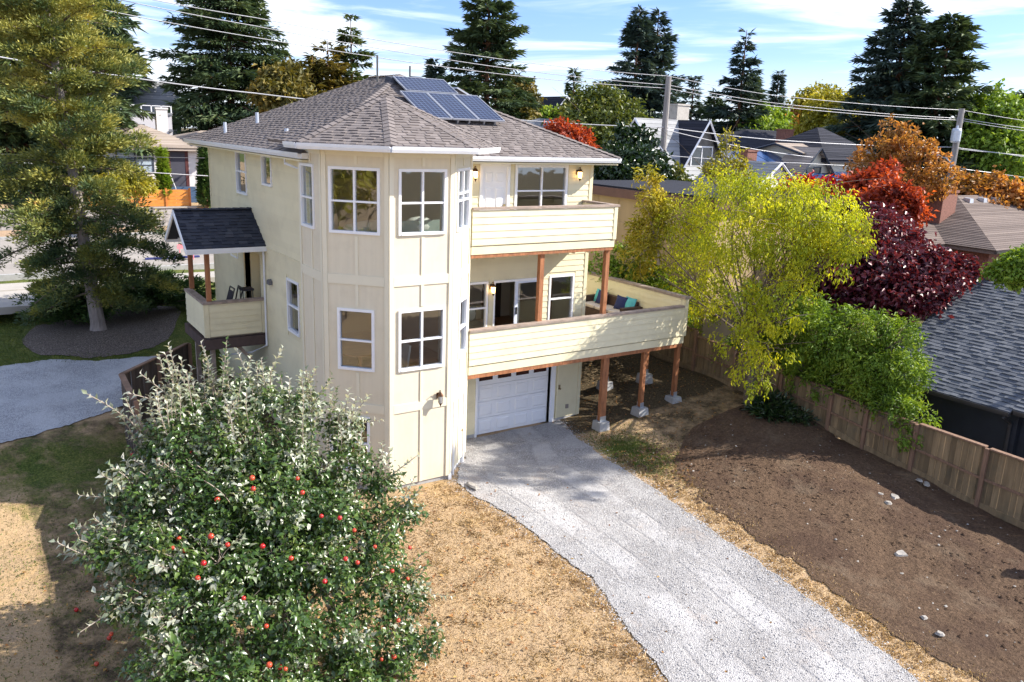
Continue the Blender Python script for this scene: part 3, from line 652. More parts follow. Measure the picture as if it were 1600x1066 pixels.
# tower roof (octagon)
tcx,tcy=W/2,D+W/2;ZT=8.04;ap=D+W/2+OH;RT=ap/math.cos(math.pi/8);tz_=9.12
oct_=[(tcx+RT*math.cos(math.radians(22.5+45*k)),tcy+RT*math.sin(math.radians(22.5+45*k)),ZT) for k in range(8)];apex=(tcx,tcy,tz_)
def zmain(x,y):return ZR+SL*min(x-rx0,rx1-x,y-ry0,ry1-y)
def ztow(x,y):
    d=max((x-tcx)*math.cos(math.radians(45*k))+(y-tcy)*math.sin(math.radians(45*k)) for k in range(8));return tz_-(tz_-ZT)*d/ap
intow=lambda c:ztow(c[0],c[1])>zmain(c[0],c[1])+.05 and ztow(c[0],c[1])>ZT
inmain=lambda c:min(c[0]-rx0,rx1-c[0],c[1]-ry0)>0 and zmain(c[0],c[1])>ztow(c[0],c[1])+.05
roofplane(H,[c0,c1,r0],SH_BROWN,skip=intow);roofplane(H,[c3,c0,r0,r1],SH_BROWN,skip=intow)
roofplane(H,[c1,c2,r1,r0],SH_BROWN);roofplane(H,[c2,c3,r1],SH_BROWN,e=.4)
for k in (2,3,4,5,6,7): # faces between oct_[k],oct_[k+1]
    roofplane(H,[oct_[k],oct_[(k+1)%8],apex],SH_BROWN,skip=inmain)
flush(H)
caps(H,c0,r0,SH_BROWN) if False else None
caps(H,c1,r0,SH_BROWN);caps(H,r0,r1,SH_BROWN)
q=np.array(c0)+(np.array(r0)-np.array(c0))*.50;caps(H,q,r0,SH_BROWN)
for k in (4,5,6,7):
    caps(H,oct_[k],apex,SH_BROWN)
# gutters, fascia, soffits
def gutter(parent,a,c,outward,h=.105,w=.12,m=GUTTER):
    a=np.array(a,float);c=np.array(c,float);o=np.array(outward,float)
    z=np.array([0,0,1.]);mb=MB()
    prof=[(-.06,-.02),(-.06,-h-.02),(.04,-h-.02),(w*.55,-h*.6),(w*.62,0.0),(w*.5,0.0),(w*.45,-.02)]
    mb.prism([a+o*x+z*y for x,y in prof],c-a);return mb.build('gutter',m,parent)
gutter(H,c0,c1,(0,-1,0));gutter(H,c3,c0,(-1,0,0));gutter(H,c1,c2,(1,0,0))
for k in (3,4,5,6,7):
    a,c=np.array(oct_[k]),np.array(oct_[(k+1)%8]);o=np.array([math.cos(math.radians(45*(k+1))),math.sin(math.radians(45*(k+1))),0])
    if k==3:a=a+(c-a)*.62   # the gutter stops where it meets the main roof
    if k==7:c=a+(c-a)*.25
    gutter(H,a,c,o)
mb=MB();mb.box(rx0+.03,ry0+.03,7.60,rx1-.03,ry1-.03,7.64);mb.build('soffit',SIDING,H)
mb=MB();mb.prism([(tcx+(x-tcx)*.97,tcy+(y-tcy)*.97,7.93) for x,y,_ in oct_[4:]+oct_[:1]]+[(tcx+1.6,tcy+.6,7.93),(tcx-1.7,tcy+.6,7.93)],(0,0,.04));mb.build('soffit',SIDING,H)
# downspouts
def pipe(pts,name,parent,m=GUTTER,r=.035): mb=MB();mb.tube(pts,r,6);return mb.build(name,m,parent)
pipe([(XL-.5,YF+.75,7.62),(XL-.5,YF+.75,7.5),(XL-.05,YF+.3,7.3),(XL-.05,YF+.25,.3)],'downspout',H)
pipe([(XL-.09,6.62,5.05),(XL-.06,6.62,4.8),(XL-.06,6.65,2.2),(XL-.4,7.0,1.95),(XL-1.2,7.4,1.85)],'downspout',H,r=.03)
# roof vents and pipes
PVC=solid('galvanised_pipe',(.45,.50,.60),.4,.05,metal=.3)
for (x,y) in ((352,208),(402,193),(448,222)):
    def onroof(x,y):
        d=ray(x,y);t=(ZR+SL*(CAM[0]-rx0)-CAM[2])/(d[2]-SL*d[0]);return CAM+d*t
    q=onroof(x,y);mb=MB();mb.tube([q-(0,0,.05),q+(0,0,.32)],.05,10);mb.build('vent_pipe',PVC,H)
for x,y in ((2.95,6.0),(3.75,6.1)):
    z=ZR+SL*(y-ry0)
    mb=MB();mb.hexa([(x-.2,y-.2,z-.12),(x+.2,y-.2,z-.12),(x+.2,y+.2,z+.0),(x-.2,y+.2,z+.0),(x-.16,y-.16,z+.10),(x+.16,y-.16,z+.10),(x+.16,y+.18,z+.16),(x-.16,y+.18,z+.16)]);mb.build('box_vent',SH_NAVY,H)
for x,y in ((2.9,7.0),(4.2,7.5)):
    mb=MB();mb.tube([(x,y,zmain(x,y)-.05),(x,y,zmain(x,y)+.75)],.03,6);mb.build('vent_pipe',solid('dark_pipe',(.12,.12,.12),.5),H)
# solar panels on the front slope
m,t,b=newmat('solar_cells')
br=t.n("ShaderNodeTexBrick");br.offset=0;br.inputs['Scale'].default_value=1;br.inputs['Mortar Size'].default_value=.005;br.inputs['Brick Width'].default_value=.13;br.inputs['Row Height'].default_value=.13;br.inputs['Color1'].default_value=(.006,.011,.035,1);br.inputs['Color2'].default_value=(.009,.016,.05,1);br.inputs['Mortar'].default_value=(.20,.25,.36,1)
uvn=t.n("ShaderNodeUVMap");t.L(uvn.outputs[0],br.inputs['Vector']);t.L(br.outputs[0],b.inputs['Base Color']);b.inputs['Roughness'].default_value=.3;b.inputs['Specular IOR Level'].default_value=.12
SOLAR=m
ALU=solid('aluminium_frame',(.40,.42,.47),.35,.05,metal=.4)
def solar(o,u,v,w,h,label):
    o=np.array(o,float);u=np.array(u,float);v=np.array(v,float);n=np.cross(u,v)
    mb=MB();P=lambda a,c,d:o+u*a+v*c+n*d
    for a0,a1,b0,b1 in ((0,w,0,.022),(0,w,h-.022,h),(0,.022,.022,h-.022),(w-.022,w,.022,h-.022)):
        mb.hexa([P(a0,b0,.0),P(a1,b0,.0),P(a1,b1,.0),P(a0,b1,.0),P(a0,b0,.045),P(a1,b0,.045),P(a1,b1,.045),P(a0,b1,.045)])
    t=mb.build('solar_panel',ALU,H);t['label']=label
    me=bpy.data.meshes.new('cell_sheet');me.from_pydata([tuple(P(a,c,.036)) for a,c in ((.022,.022),(w-.022,.022),(w-.022,h-.022),(.022,h-.022))],[],[(0,1,2,3)])
    uv=me.uv_layers.new(name='UVMap')
    for i,(a,c) in enumerate(((0,0),(w-.07,0),(w-.07,h-.07),(0,h-.07))): uv.data[i].uv=(a,c)
    meshobj('cell_sheet',me,SOLAR,t)
    mb=MB()
    for a in (.2,w-.25): mb.hexa([P(a,.1,-.16),P(a+.05,.1,-.16),P(a+.05,h-.1,-.16),P(a,h-.1,-.16),P(a,.1,0),P(a+.05,.1,0),P(a+.05,h-.1,0),P(a,h-.1,0)])
    mb.build('mounting_rail',ALU,t)
vs_=np.array([0,1,SL]);vs_/=np.linalg.norm(vs_)
for i,(x,lab) in enumerate(((2.62,'lower row solar panel partly hidden by the tower roof'),(3.44,'middle solar panel of the lower row'),(4.26,'rightmost solar panel of the lower row'))):
    solar((x,3.42,ZR+SL*(3.42-ry0)+.16),(1,0,0),vs_,.80,1.66,lab)
solar((2.86,5.0,ZR+SL*(5.0-ry0)+.16),(1,0,0),vs_,1.62,.98,'single landscape solar panel of the upper row')
vr=np.array([-1,0,SL]);vr/=np.linalg.norm(vr)
solar((5.6,5.6,ZR+SL*(rx1-5.6)+.35),(0,1,0),vr,1.6,.9,'solar panel facing away on the far side of the hip')

# ------------------------------------------------ decks
dk=thing('upper_deck','upper deck with cream lap siding railing carried on cedar posts','deck',(5,1.7,5.5))
XU=7.25;YU=1.02;FU=Frame((0,YU,0),(1,0,0));FUR=Frame((XU,YU,0),(0,1,0))
RLU=W+D+.02
mb=MB();wbox(mb,FU,RLU,XU,5.66,6.52,-.10,-.002);wbox(mb,FUR,.10,YF-YU-.03,5.66,6.52,-.10,-.002);mb.build('rail_wall',SIDING2,dk)
siding(FU,RLU,XU-.11,5.68,6.53,.172,[],SIDING2,dk);siding(FUR,.12,YF-YU-.05,5.68,6.53,.172,[],SIDING2,dk)
FUi=Frame((XU-.1,YF-.03,0),(0,-1,0));siding(FUi,.0,YF-YU-.15,5.68,6.53,.172,[],SIDING2,dk)
mb=MB();wbox(mb,FU,XU-.11,XU+.002,5.66,6.53,.001,.03);mb.build('corner_board',SIDING2,dk);mb=MB();wbox(mb,FUR,-.002,.11,5.66,6.53,.001,.03);mb.build('corner_board',SIDING2,dk)
mb=MB();wbox(mb,FU,RLU,XU+.06,6.545,6.60,-.13,.045);wbox(mb,FUR,.152,YF-YU-.03,6.545,6.60,-.13,.045);mb.build('rail_cap',CAPW,dk)
mb=MB();wbox(mb,FU,RLU,XU-.02,5.45,5.645,-.06,-.004);wbox(mb,FUR,.06,YF-YU-.03,5.45,5.645,-.06,-.02);mb.build('fascia',SIDING2,dk)
pbox('deck_boards',RLU,YU+.11,5.50,XU-.11,YF-.05,5.56,CAPW,dk)
mb=MB();wbox(mb,FU,RLU,XU-.04,5.36,5.448,-.16,-.02);mb.build('beam',CEDAR,dk)
for k in range(9):
    x=RLU+.3+k*.5;mb=MB();mb.box(x,YU+.17,5.30,x+.04,YF-.06,5.499);mb.build('joist',SIDING,dk)
for x in (4.9,7.12):
    mb=MB();mb.box(x-.065,YU+.10,2.62,x+.065,YU+.23,5.358);mb.build('post',CEDAR,dk)
mb=MB();mb.box(6.5,YU+.25,5.25,XR-.1,YF-.05,5.29);
ld=thing('lower_deck','wide lower deck with cream siding railing and brown weathered cap on cedar posts','deck',(6.5,1.7,2.4))
XD=10.264;YD=YU;YE=7.6;ZT2=3.56
FD=Frame((0,YD,0),(1,0,0));FDR=Frame((XD,YD,0),(0,1,0));FDI=Frame((XD-.12,YE,0),(0,-1,0))
mb=MB();wbox(mb,FD,RLU,XD,2.60,3.48,-.12,-.002);mb.build('rail_wall',SIDING2,ld)
mb=MB();wbox(mb,FDR,.122,YE-YD,2.60,3.74,-.12,-.002);mb.build('rail_wall',SIDING2,ld)
siding(FD,RLU,XD-.11,2.62,3.485,.172,[],SIDING2,ld);siding(FDR,.12,YE-YD,2.62,3.75,.172,[],SIDING2,ld);siding(FDI,.0,YE-YD-.13,2.62,3.75,.172,[],SIDING2,ld)
mb=MB();wbox(mb,FD,XD-.11,XD+.03,2.60,3.74,.001,.03);mb.build('corner_board',SIDING2,ld);mb=MB();wbox(mb,FDR,.001,.11,2.6,3.74,.001,.03);mb.build('corner_board',SIDING2,ld)
mb=MB();wbox(mb,FD,XD-.122,XD,3.482,3.74,-.12,-.002);mb.build('corner_post',SIDING2,ld)
mb=MB()
for a in np.arange(RLU,XD-.15,1.45): wbox(mb,FD,a,min(a+1.445,XD-.13),3.495,3.55,-.15,.045)
mb.build('rail_cap',CAPW,ld)
mb=MB();wbox(mb,FDR,-.06,YE-YD,3.75,3.82,-.17,.06);mb.build('rail_cap',CAPW,ld)
mb=MB();wbox(mb,FD,RLU,XD-.02,2.37,2.585,-.06,-.004);wbox(mb,FDR,.06,YE-YD,2.37,2.585,-.06,-.01);mb.build('fascia',SIDING2,ld)
DECKB=solid('deck_board_wood',(.19,.13,.11),.8,.25,3,.3,30)
for k in range(40):
    y=YD+.13+k*.145
    if y>YE-.2: break
    x0=RLU if y<YF-.15 else XR+.04
    mb=MB();mb.box(x0,y,2.50,XD-.13,y+.138,2.535);mb.build('deck_board',DECKB,ld)
mb=MB();wbox(mb,FD,RLU,XD-.05,2.26,2.368,-.18,-.015);mb.build('beam',CEDAR,ld)
mb=MB();mb.box(XR+.1,4.1,2.26,XD-.1,4.22,2.45);mb.build('beam',CEDAR,ld)
for k in range(16):
    x=RLU+.3+k*.45
    if x>XD-.1: break
    y1=YF-.05 if x<XR else YE-.1;mb=MB();mb.box(x,YD+.2,2.27,x+.04,y1,2.498);mb.build('joist',DARKW,ld)
GALV=solid('galvanised_metal',(.5,.53,.58),.35,.1,metal=.6)
for i,(x,y,h,hb) in enumerate(((7.30,1.15,.42,.2),(8.80,1.15,.28,.2),(10.16,1.15,.2,.2),(10.12,2.45,.34,.2),(8.95,3.0,.3,.2),(9.2,4.9,.3,.2),(10.0,4.9,.3,.2),(7.8,4.2,.3,.2))):
    z=tz1(x,y)-.05
    if i==0: z=-.1
    mb=MB();s=.17;mb.hexa([(x-s-.03,y-s-.03,z),(x+s+.03,y-s-.03,z),(x+s+.03,y+s+.03,z),(x-s-.03,y+s+.03,z),(x-s,y-s,z+h),(x+s,y-s,z+h),(x+s,y+s,z+h),(x-s,y+s,z+h)]);mb.build('concrete_pier',CONC,ld)
    w=.10 if i==0 else .06;top=2.258
    mb=MB();mb.box(x-w,y-.065,z+h+.03,x+w,y+.065,top);mb.build('post',CEDAR,ld)
    mb=MB();mb.box(x-w-.01,y-.075,z+h,x+w+.01,y-.066,z+h+.16);mb.box(x-w-.01,y+.066,z+h,x+w+.01,y+.075,z+h+.16);mb.box(x+w+.02,y-.02,z+h,x+w+.04,y+.02,z+h+.16);mb.build('post_bracket',GALV,ld)
# wicker sofa
WICK=solid('brown_wicker',(.075,.045,.032),.6,.3,30,.6,60)
ws=thing('wicker_sofa','brown wicker outdoor sofa with navy and teal pillows against the deck railing','sofa',(9.6,4,2.53))
pbox('base',9.35,2.95,2.56,10.08,4.95,2.86,WICK,ws);pbox('backrest',9.95,2.95,2.862,10.1,4.95,3.28,WICK,ws)
pbox('armrest',9.3,2.78,2.56,10.1,2.945,3.16,WICK,ws);pbox('armrest',9.3,4.955,2.56,10.1,5.1,3.16,WICK,ws)
for y in (2.97,3.64,4.31):
    mb=MB();mb.box(9.34,y,2.865,9.94,y+.62,2.97);o=mb.build('seat_cushion',solid('beige_cushion',(.60,.52,.45),.9,.05),ws);bm=o.modifiers.new('b','BEVEL');bm.width=.03;bm.segments=2
NAVY=solid('navy_fabric',(.025,.035,.11),.9,.15);TEAL=solid('teal_fabric',(.10,.42,.45),.9,.15)
def pillow(y,x,mm,lab,s=.23,t=.35):
    mb=MB(Matrix.Translation((x,y,3.19))@Matrix.Rotation(t,4,'Y')@Matrix.Rotation(random.uniform(-.15,.15),4,'Z'))
    n=7;vs=[];fs=[]
    for side in (1,-1):
        for i in range(n):
            for j in range(n):
                a=i/(n-1)*2-1;c=j/(n-1)*2-1;r=max(0,(1-a*a)*(1-c*c))**.4
                vs.append((side*.09*r,a*s*(1-.08*(1-c*c)),c*s*(1-.08*(1-a*a))))
    for k in (0,1):
        for i in range(n-1):
            for j in range(n-1): q=k*n*n+i*n+j;fs.append((q,q+1,q+n+1,q+n))
    mb._add(vs,fs);o=mb.build('pillow',mm,None,smooth=True);tag(o,lab,'pillow','throw pillows on the wicker sofa')
pillow(4.65,9.86,TEAL,'teal pillow at the far end of the wicker sofa');pillow(4.38,9.74,NAVY,'navy pillow left of the cedar post on the wicker sofa')
pillow(3.45,9.76,NAVY,'navy pillow nearest the camera on the wicker sofa');pillow(3.15,9.88,TEAL,'teal pillow against the near wicker armrest')

# ------------------------------------------------ entry porch on the left
po=thing('entry_porch','small side porch with steep dark gable roof and cream siding parapet','porch',(-1.5,7.9,2.45))
PX=-2.36;PY0=6.8;PY1=9.05
FP=Frame((PX,PY0,0),(1,0,0));FPL=Frame((PX,PY1,0),(0,-1,0))
mb=MB();wbox(mb,FP,.0,XL-PX-.04,2.56,3.49,-.1,-.002);mb.build('parapet',SIDING2,po)
mb=MB();wbox(mb,FPL,0,PY1-PY0-.102,2.56,3.49,-.1,-.002);mb.build('parapet',SIDING2,po)
siding(FP,.11,XL-PX-.14,2.58,3.49,.172,[],SIDING2,po);siding(FPL,.0,PY1-PY0-.11,2.58,3.49,.172,[],SIDING2,po)
mb=MB();wbox(mb,FP,0,.1,2.56,3.49,.001,.03);mb.build('corner_board',SIDING2,po);mb=MB();wbox(mb,FP,XL-PX-.13,XL-PX-.04,2.56,3.49,.001,.03);mb.build('corner_board',SIDING2,po);mb=MB();wbox(mb,FPL,PY1-PY0-.11,PY1-PY0,2.56,3.49,.001,.03);mb.build('corner_board',SIDING2,po)
mb=MB();wbox(mb,FP,-.05,XL-PX-.03,3.495,3.56,-.16,.05);wbox(mb,FPL,-.0,PY1-PY0-.165,3.495,3.56,-.16,.05);mb.build('rail_cap',CAPW,po)
mb=MB();mb.box(PX-.08,PY0-.08,2.22,XL-.02,PY1+.05,2.50);mb.build('floor_frame',DARKW,po)
mb=MB();mb.box(PX+.1,PY0+.1,2.501,XL-.02,PY1,2.54);mb.build('porch_floor',CAPW,po)
for x,y in ((PX+.16,PY0+.13),(PX+.16,PY1-.1)):
    mb=MB();mb.box(x-.06,y-.06,3.562,x+.06,y+.06,5.2);mb.build('post',CEDAR,po)
for x,y in ((PX+.2,PY0+.2),(PX+.2,PY1-.2)):
    mb=MB();mb.box(x-.06,y-.06,tz1(x,y)-.2,x+.06,y+.06,2.218);mb.build('post',CAPW,po)
mb=MB();mb.hexa([(-1.15,6.95,1.75),(-1.05,6.95,1.75),(-1.05,7.05,1.75),(-1.15,7.05,1.75),(-1.55,6.95,2.2),(-1.4,6.95,2.2),(-1.4,7.05,2.2),(-1.55,7.05,2.2)]);mb.build('brace',CAPW,po)
ya,yr,yb=6.5,7.81,9.12;ze,zr2=5.08,5.98;xa=-2.80
roofplane(po,[(xa,ya,ze),(XL-.005,ya,ze),(XL-.005,yr,zr2),(xa,yr,zr2)],SH_NAVY,e=.13,tab=.28,thick=.08)
roofplane(po,[(XL-.005,yb,ze),(xa,yb,ze),(xa,yr,zr2),(XL-.005,yr,zr2)],SH_NAVY,e=.13,tab=.28,thick=.08)
flush(po);caps(po,(xa,yr,zr2+.01),(XL-.01,yr,zr2+.01),SH_NAVY,w=.12,step=.2)
gutter(po,(xa,ya,ze),(XL-.01,ya,ze),(0,-1,0),h=.12,w=.09)
gutter(po,(XL-.01,yb,ze),(xa,yb,ze),(0,1,0),h=.12,w=.09)
for y0_,s in ((ya,1),(yb,-1)):
    mb=MB();mb.hexa([(xa-.03,y0_,ze-.14),(xa+.01,y0_,ze-.14),(xa+.01,yr,zr2-.13),(xa-.03,yr,zr2-.13),(xa-.03,y0_,ze+.0),(xa+.01,y0_,ze+.0),(xa+.01,yr,zr2+.01),(xa-.03,yr,zr2+.01)]);mb.build('rake_board',WHITE,po)
mb=MB();mb.prism([(xa+.35,ya+.2,ze-.02),(xa+.35,yb-.2,ze-.02),(xa+.35,yr,zr2-.16)],(.04,0,0));mb.build('gable_panel',SIDING,po)
mb=MB();mb.box(xa+.3,6.85,5.0,XL-.03,6.95,5.07);mb.box(xa+.3,8.9,5.0,XL-.03,9.0,5.07);mb.build('header',WHITE,po)
# things left on the porch
fc=thing('folded_chair','dark folded chair leaning on the porch wall behind the parapet','chair',(-1.2,7.6,2.54))
for k,(x,lean) in enumerate(((-1.75,.35),(-1.45,.28))):
    mb=MB();mb.tube([(x,7.3,2.56),(x+lean,7.3,3.78)],.02,6);mb.tube([(x,7.75,2.56),(x+lean,7.75,3.78)],.02,6);mb.tube([(x+lean,7.3,3.78),(x+lean,7.75,3.78)],.02,6);mb.build('chair_frame',solid('black_metal',(.02,.02,.02),.4),fc)
mb=MB();mb.hexa([(-1.72,7.33,2.75),(-1.70,7.33,2.75),(-1.70,7.72,2.75),(-1.72,7.72,2.75),(-1.44,7.33,3.7),(-1.42,7.33,3.7),(-1.42,7.72,3.7),(-1.44,7.72,3.7)]);mb.build('sling',solid('dark_sling',(.03,.025,.03),.8),fc)
bs=thing('bar_stool','dark metal stool standing on the porch beside the folded chair','stool',(-1.0,7.5,2.54))
mb=MB();mb.box(-1.2,7.25,3.70,-.86,7.6,3.76);mb.build('seat',solid('dark_sling',(.03,.025,.03),.8),bs)
for x in (-1.17,-.89):
    for y in (7.28,7.57):
        mb=MB();mb.tube([(x,y,2.54),(x,y,3.70)],.014,5);mb.build('leg',solid('black_metal',(.02,.02,.02),.4),bs)
# ================================================================== FOLIAGE
def quadmesh(name,V,nv,faces,tint):
    """V (n,nv,3) vertices per leaf, faces list of tuples (tri or quad indices)"""
    n=len(V);me=bpy.data.meshes.new(name);me.vertices.add(n*nv);me.vertices.foreach_set('co',V.reshape(-1).astype(np.float32))
    F=np.array(faces,np.int64);k=F.shape[1];idx=(F[None]+(np.arange(n)*nv)[:,None,None]).reshape(-1)
    me.loops.add(len(idx));me.loops.foreach_set('vertex_index',idx.astype(np.int32))
    nf=n*len(F);me.polygons.add(nf);me.polygons.foreach_set('loop_start',np.arange(0,nf*k,k,dtype=np.int32))
    a=me.attributes.new('tint','FLOAT','FACE');a.data.foreach_set('value',np.repeat(tint,len(F)).astype(np.float32))
    me.update(calc_edges=True);return me
def unit(v): return v/np.maximum(np.linalg.norm(v,axis=-1,keepdims=True),1e-9)
def leafgeo(P,Dr,Nr,L,Wd,fold=.25,droop=.25,full=True):
    Dr=unit(Dr);S=unit(np.cross(Dr,Nr));N=np.cross(S,Dr);L=L[:,None];Wd=Wd[:,None]
    if full: # base, left, mid, right, tip : 4 triangles
        B=P;Mi=P+Dr*L*.48-N*Wd*0.0;Le=P+Dr*L*.42+S*Wd*.5+N*Wd*fold;Ri=P+Dr*L*.42-S*Wd*.5+N*Wd*fold;T=P+Dr*L-N*L*droop
        return np.stack([B,Le,Mi,Ri,T],1),5,[(0,1,2),(0,2,3),(1,4,2),(2,4,3)]
    B=P;Le=P+Dr*L*.45+S*Wd*.5+N*Wd*fold;Ri=P+Dr*L*.45-S*Wd*.5+N*Wd*fold;T=P+Dr*L-N*L*droop
    return np.stack([B,Le,T,Ri],1),4,[(0,1,2),(0,2,3)]
def leafobj(name,P,Dr,Nr,L,Wd,m,parent,tint=None,full=False,fold=.25,droop=.25):
    V,nv,F=leafgeo(P,Dr,Nr,L,Wd,fold,droop,full);n=len(P)
    tint=RNG.random(n) if tint is None else tint
    return meshobj(name,quadmesh(name,V,nv,F,tint),m,parent)
def rdir(n,up=0.): v=RNG.normal(size=(n,3));v[:,2]+=up;return unit(v)
BARK=solid('grey_brown_bark',(.13,.10,.08),.9,.35,6,.7,30,stretch=(3,3,.6))
BARKL=solid('pale_twig_bark',(.30,.25,.21),.85,.25,6,.4,30)
BARKR=solid('reddish_bark',(.20,.10,.06),.9,.35,4,.7,20,stretch=(3,3,.5))
def limb(mb,a,c,r0,r1,n=5,k=5,bend=.12,sag=0):
    a=np.array(a,float);c=np.array(c,float);L=np.linalg.norm(c-a);pts=[];off=np.array([random.uniform(-1,1),random.uniform(-1,1),random.uniform(-.3,1)])*L*bend
    for i in range(k+1):
        s=i/k;pts.append(a+(c-a)*s+off*math.sin(math.pi*s)+np.array([0,0,-sag*s*s]))
    mb.tube(pts,[r0+(r1-r0)*i/k for i in range(k+1)],n);return pts

def conifer(name,label,base,H,R,m,group=None,n_br=90,nsp=9000,t0=.08,p=.85,up=.25,down=-.25,spl=.55,spw=.14,bark=BARKR,tr=.3,lean=(0,0),rag=.35,cat='tree',shape=None,density_top=1.0,puff=1.0):
    base=np.array(base,float);t=thing(name,label,cat,base,group)
    top=base+np.array([lean[0],lean[1],H]);mb=MB()
    mb.tube([base-(0,0,.4),base+(top-base)*.03,base+(top-base)*.5,top],[tr*1.5,tr,tr*.55,.03],8);mb.build('trunk',bark,t)
    mb=MB();Ps=[];Ds=[];Ns=[];Ls=[];Ts=[]
    hs=np.sort(t0+(1-t0)*RNG.random(n_br)**1.0);wsum=0;info=[]
    for i,h in enumerate(hs):
        az=i*2.399+RNG.normal()*.3;env=(1-h)**p if shape is None else shape(h)
        L=max(.35,R*env*(1-rag+rag*2*RNG.random()**1.3*.9));el=down+(up-down)*h+RNG.normal()*.08
        d=np.array([math.cos(az)*math.cos(el),math.sin(az)*math.cos(el),math.sin(el)]);o=base+(top-base)*h
        info.append((o,d,L,h,az));wsum+=L
    for (o,d,L,h,az) in info:
        n=max(10,int(nsp*L/wsum*(1+density_top*h*.6)));s=RNG.random(n)**.62
        side=np.array([-math.sin(az),math.cos(az),0.]);lat=RNG.uniform(-1,1,n)*(1-.72*s)*L*.42*puff*np.minimum(1,.35+s*1.6)
        sag=-.10*L*s**2+.06*L*np.clip(s-.75,0,1)*4*.3
        P=o+d*(s*L)[:,None]+side*lat[:,None];P[:,2]+=sag-np.abs(lat)*.18+RNG.normal(size=n)*.06*L**.5*puff
        Dd=unit(d*1.0+side*(np.sign(lat)*.9)[:,None]+RNG.normal(size=(n,3))*.35+np.array([0,0,-.12]))
        Ps.append(P);Ds.append(Dd);Ns.append(unit(np.array([0,0,1.])+RNG.normal(size=(n,3))*.45));Ls.append(spl*(.6+.8*RNG.random(n)));Ts.append(np.clip(RNG.random(n)*.6+.4*s,0,1))
        if h<.9: mb.tube([o,o+d*L*.5+np.array([0,0,-.03*L]),o+d*L*.92+np.array([0,0,-.09*L])],[.035+.012*L,.02+.005*L,.01],4,cap=False)
    tag(mb.build('branches',bark,t),kind='stuff')
    P=np.concatenate(Ps);L=np.concatenate(Ls)
    leafobj('crown',P,np.concatenate(Ds),np.concatenate(Ns),L,np.full(len(P),spw)*(.7+.6*RNG.random(len(P))),m,t,np.concatenate(Ts),fold=.15,droop=.12)
    return t
def broadleaf(name,label,base,clumps,m,n=9000,ll=.12,lw=.07,group=None,bark=BARK,tr=.12,stem_k=1,cat='tree',full=False,fork=.35,hang=0,upb=.3,parts=True,limbr=.25,twigs=0):
    """clumps: list of (centre(x,y,z), radius(rx,ry,rz))"""
    base=np.array(base,float);t=thing(name,label,cat,base,group)
    cs=[(np.array(c,float),np.array(r if hasattr(r,'__len__') else (r,r,r*.8),float)) for c,r in clumps]
    ctr=sum(c for c,_ in cs)/len(cs);f=base+(ctr-base)*fork
    mb=MB();tw=MB()
    limb(mb,base-(0,0,.3),f,tr*1.2,tr*.75,7,4,.05);mb.build('trunk',bark,t)
    mb=MB()
    for c,r in cs:
        k=f+(c-f)*.25
        limb(mb,f,c,max(.02,tr*limbr),.012,5,5,.10)
        for _ in range(4):
            limb(mb,f+(c-f)*random.uniform(.4,.9),c+np.array([random.gauss(0,1),random.gauss(0,1),random.gauss(0,.8)])*r*.7,max(.012,tr*limbr*.4),.005,4,3,.1)
        for _ in range(twigs):
            limb(mb,c,c+np.array([random.gauss(0,1),random.gauss(0,1),random.gauss(0,.8)+.2])*r*1.1,.012,.004,3,3,.1)
    tag(mb.build('branches',bark,t),kind='stuff')
    vol=np.array([r.prod()**(2/3) for _,r in cs]);cnt=(n*vol/vol.sum()).astype(int)
    P=[];O=[];Tn=[]
    for (c,r),k in zip(cs,cnt):
        # sub-clusters on an uneven shell
        ns=max(6,k//28);sd=rdir(ns,.25);sr=(.45+.6*RNG.random((ns,1))**.7);sc=c+sd*r*sr
        pick=RNG.integers(0,ns,k);q=sc[pick]+RNG.normal(size=(k,3))*r*.13+RNG.normal(size=(k,3))*ll*.5
        q[:,2]-=hang*RNG.random(k)**2
        P.append(q);O.append(unit(q-c));Tn.append(np.clip(RNG.random(ns)[pick]*.5+RNG.random(k)*.5,0,1))
    P=np.concatenate(P);O=np.concatenate(O);k=len(P)
    Dd=unit(O*.7+RNG.normal(size=(k,3))*.7+np.array([0,0,upb-.5-hang]))
    Nn=unit(O*.6+np.array([0,0,.8])+RNG.normal(size=(k,3))*.5)
    leafobj('crown',P,Dd,Nn,ll*(.6+.8*RNG.random(k)),lw*(.6+.8*RNG.random(k)),m,t,np.concatenate(Tn),full=full)
    return t
def ball(c,R,n,rs=.45,zs=1.,flat=.75,seed=None):
    """n clumps on the upper shell of an ellipsoid c,R(rx,ry,rz)"""
    c=np.array(c,float);R=np.array(R,float);d=rdir(n,.35);k=(.35+.55*RNG.random((n,1)));r=R.mean()*rs
    return [(c+a,(r*random.uniform(.7,1.25),r*random.uniform(.7,1.25),r*random.uniform(.6,1.0)*flat)) for a in d*R*k]
L_DARKFIR=leafmat('dark_fir_needles',((0,(.022,.042,.024)),(.5,(.060,.100,.045)),(1,(.16,.20,.075))),.12,.6,nscale=.5)
L_FIR2=leafmat('green_fir_needles',((0,(.028,.045,.018)),(.5,(.07,.11,.035)),(1,(.18,.20,.06))),.15,.6,nscale=.4)
L_BLUEFIR=leafmat('blue_fir_needles',((0,(.022,.042,.040)),(.6,(.060,.098,.080)),(1,(.14,.18,.12))),.1,.6,nscale=.5)
L_GOLD=leafmat('golden_cedar_needles',((0,(.03,.035,.01)),(.45,(.11,.10,.02)),(1,(.32,.22,.05))),.2,.6,nscale=.5)
L_PINE=leafmat('sun_shade_pine_needles',((0,(.024,.05,.026)),(.3,(.065,.105,.04)),(.55,(.24,.25,.06)),(.88,(.52,.45,.11)),(1,(.38,.17,.08))),.22,.55,nscale=.9,namp=.55)  # yellow-green stands for sun on the needles, dark green for shade
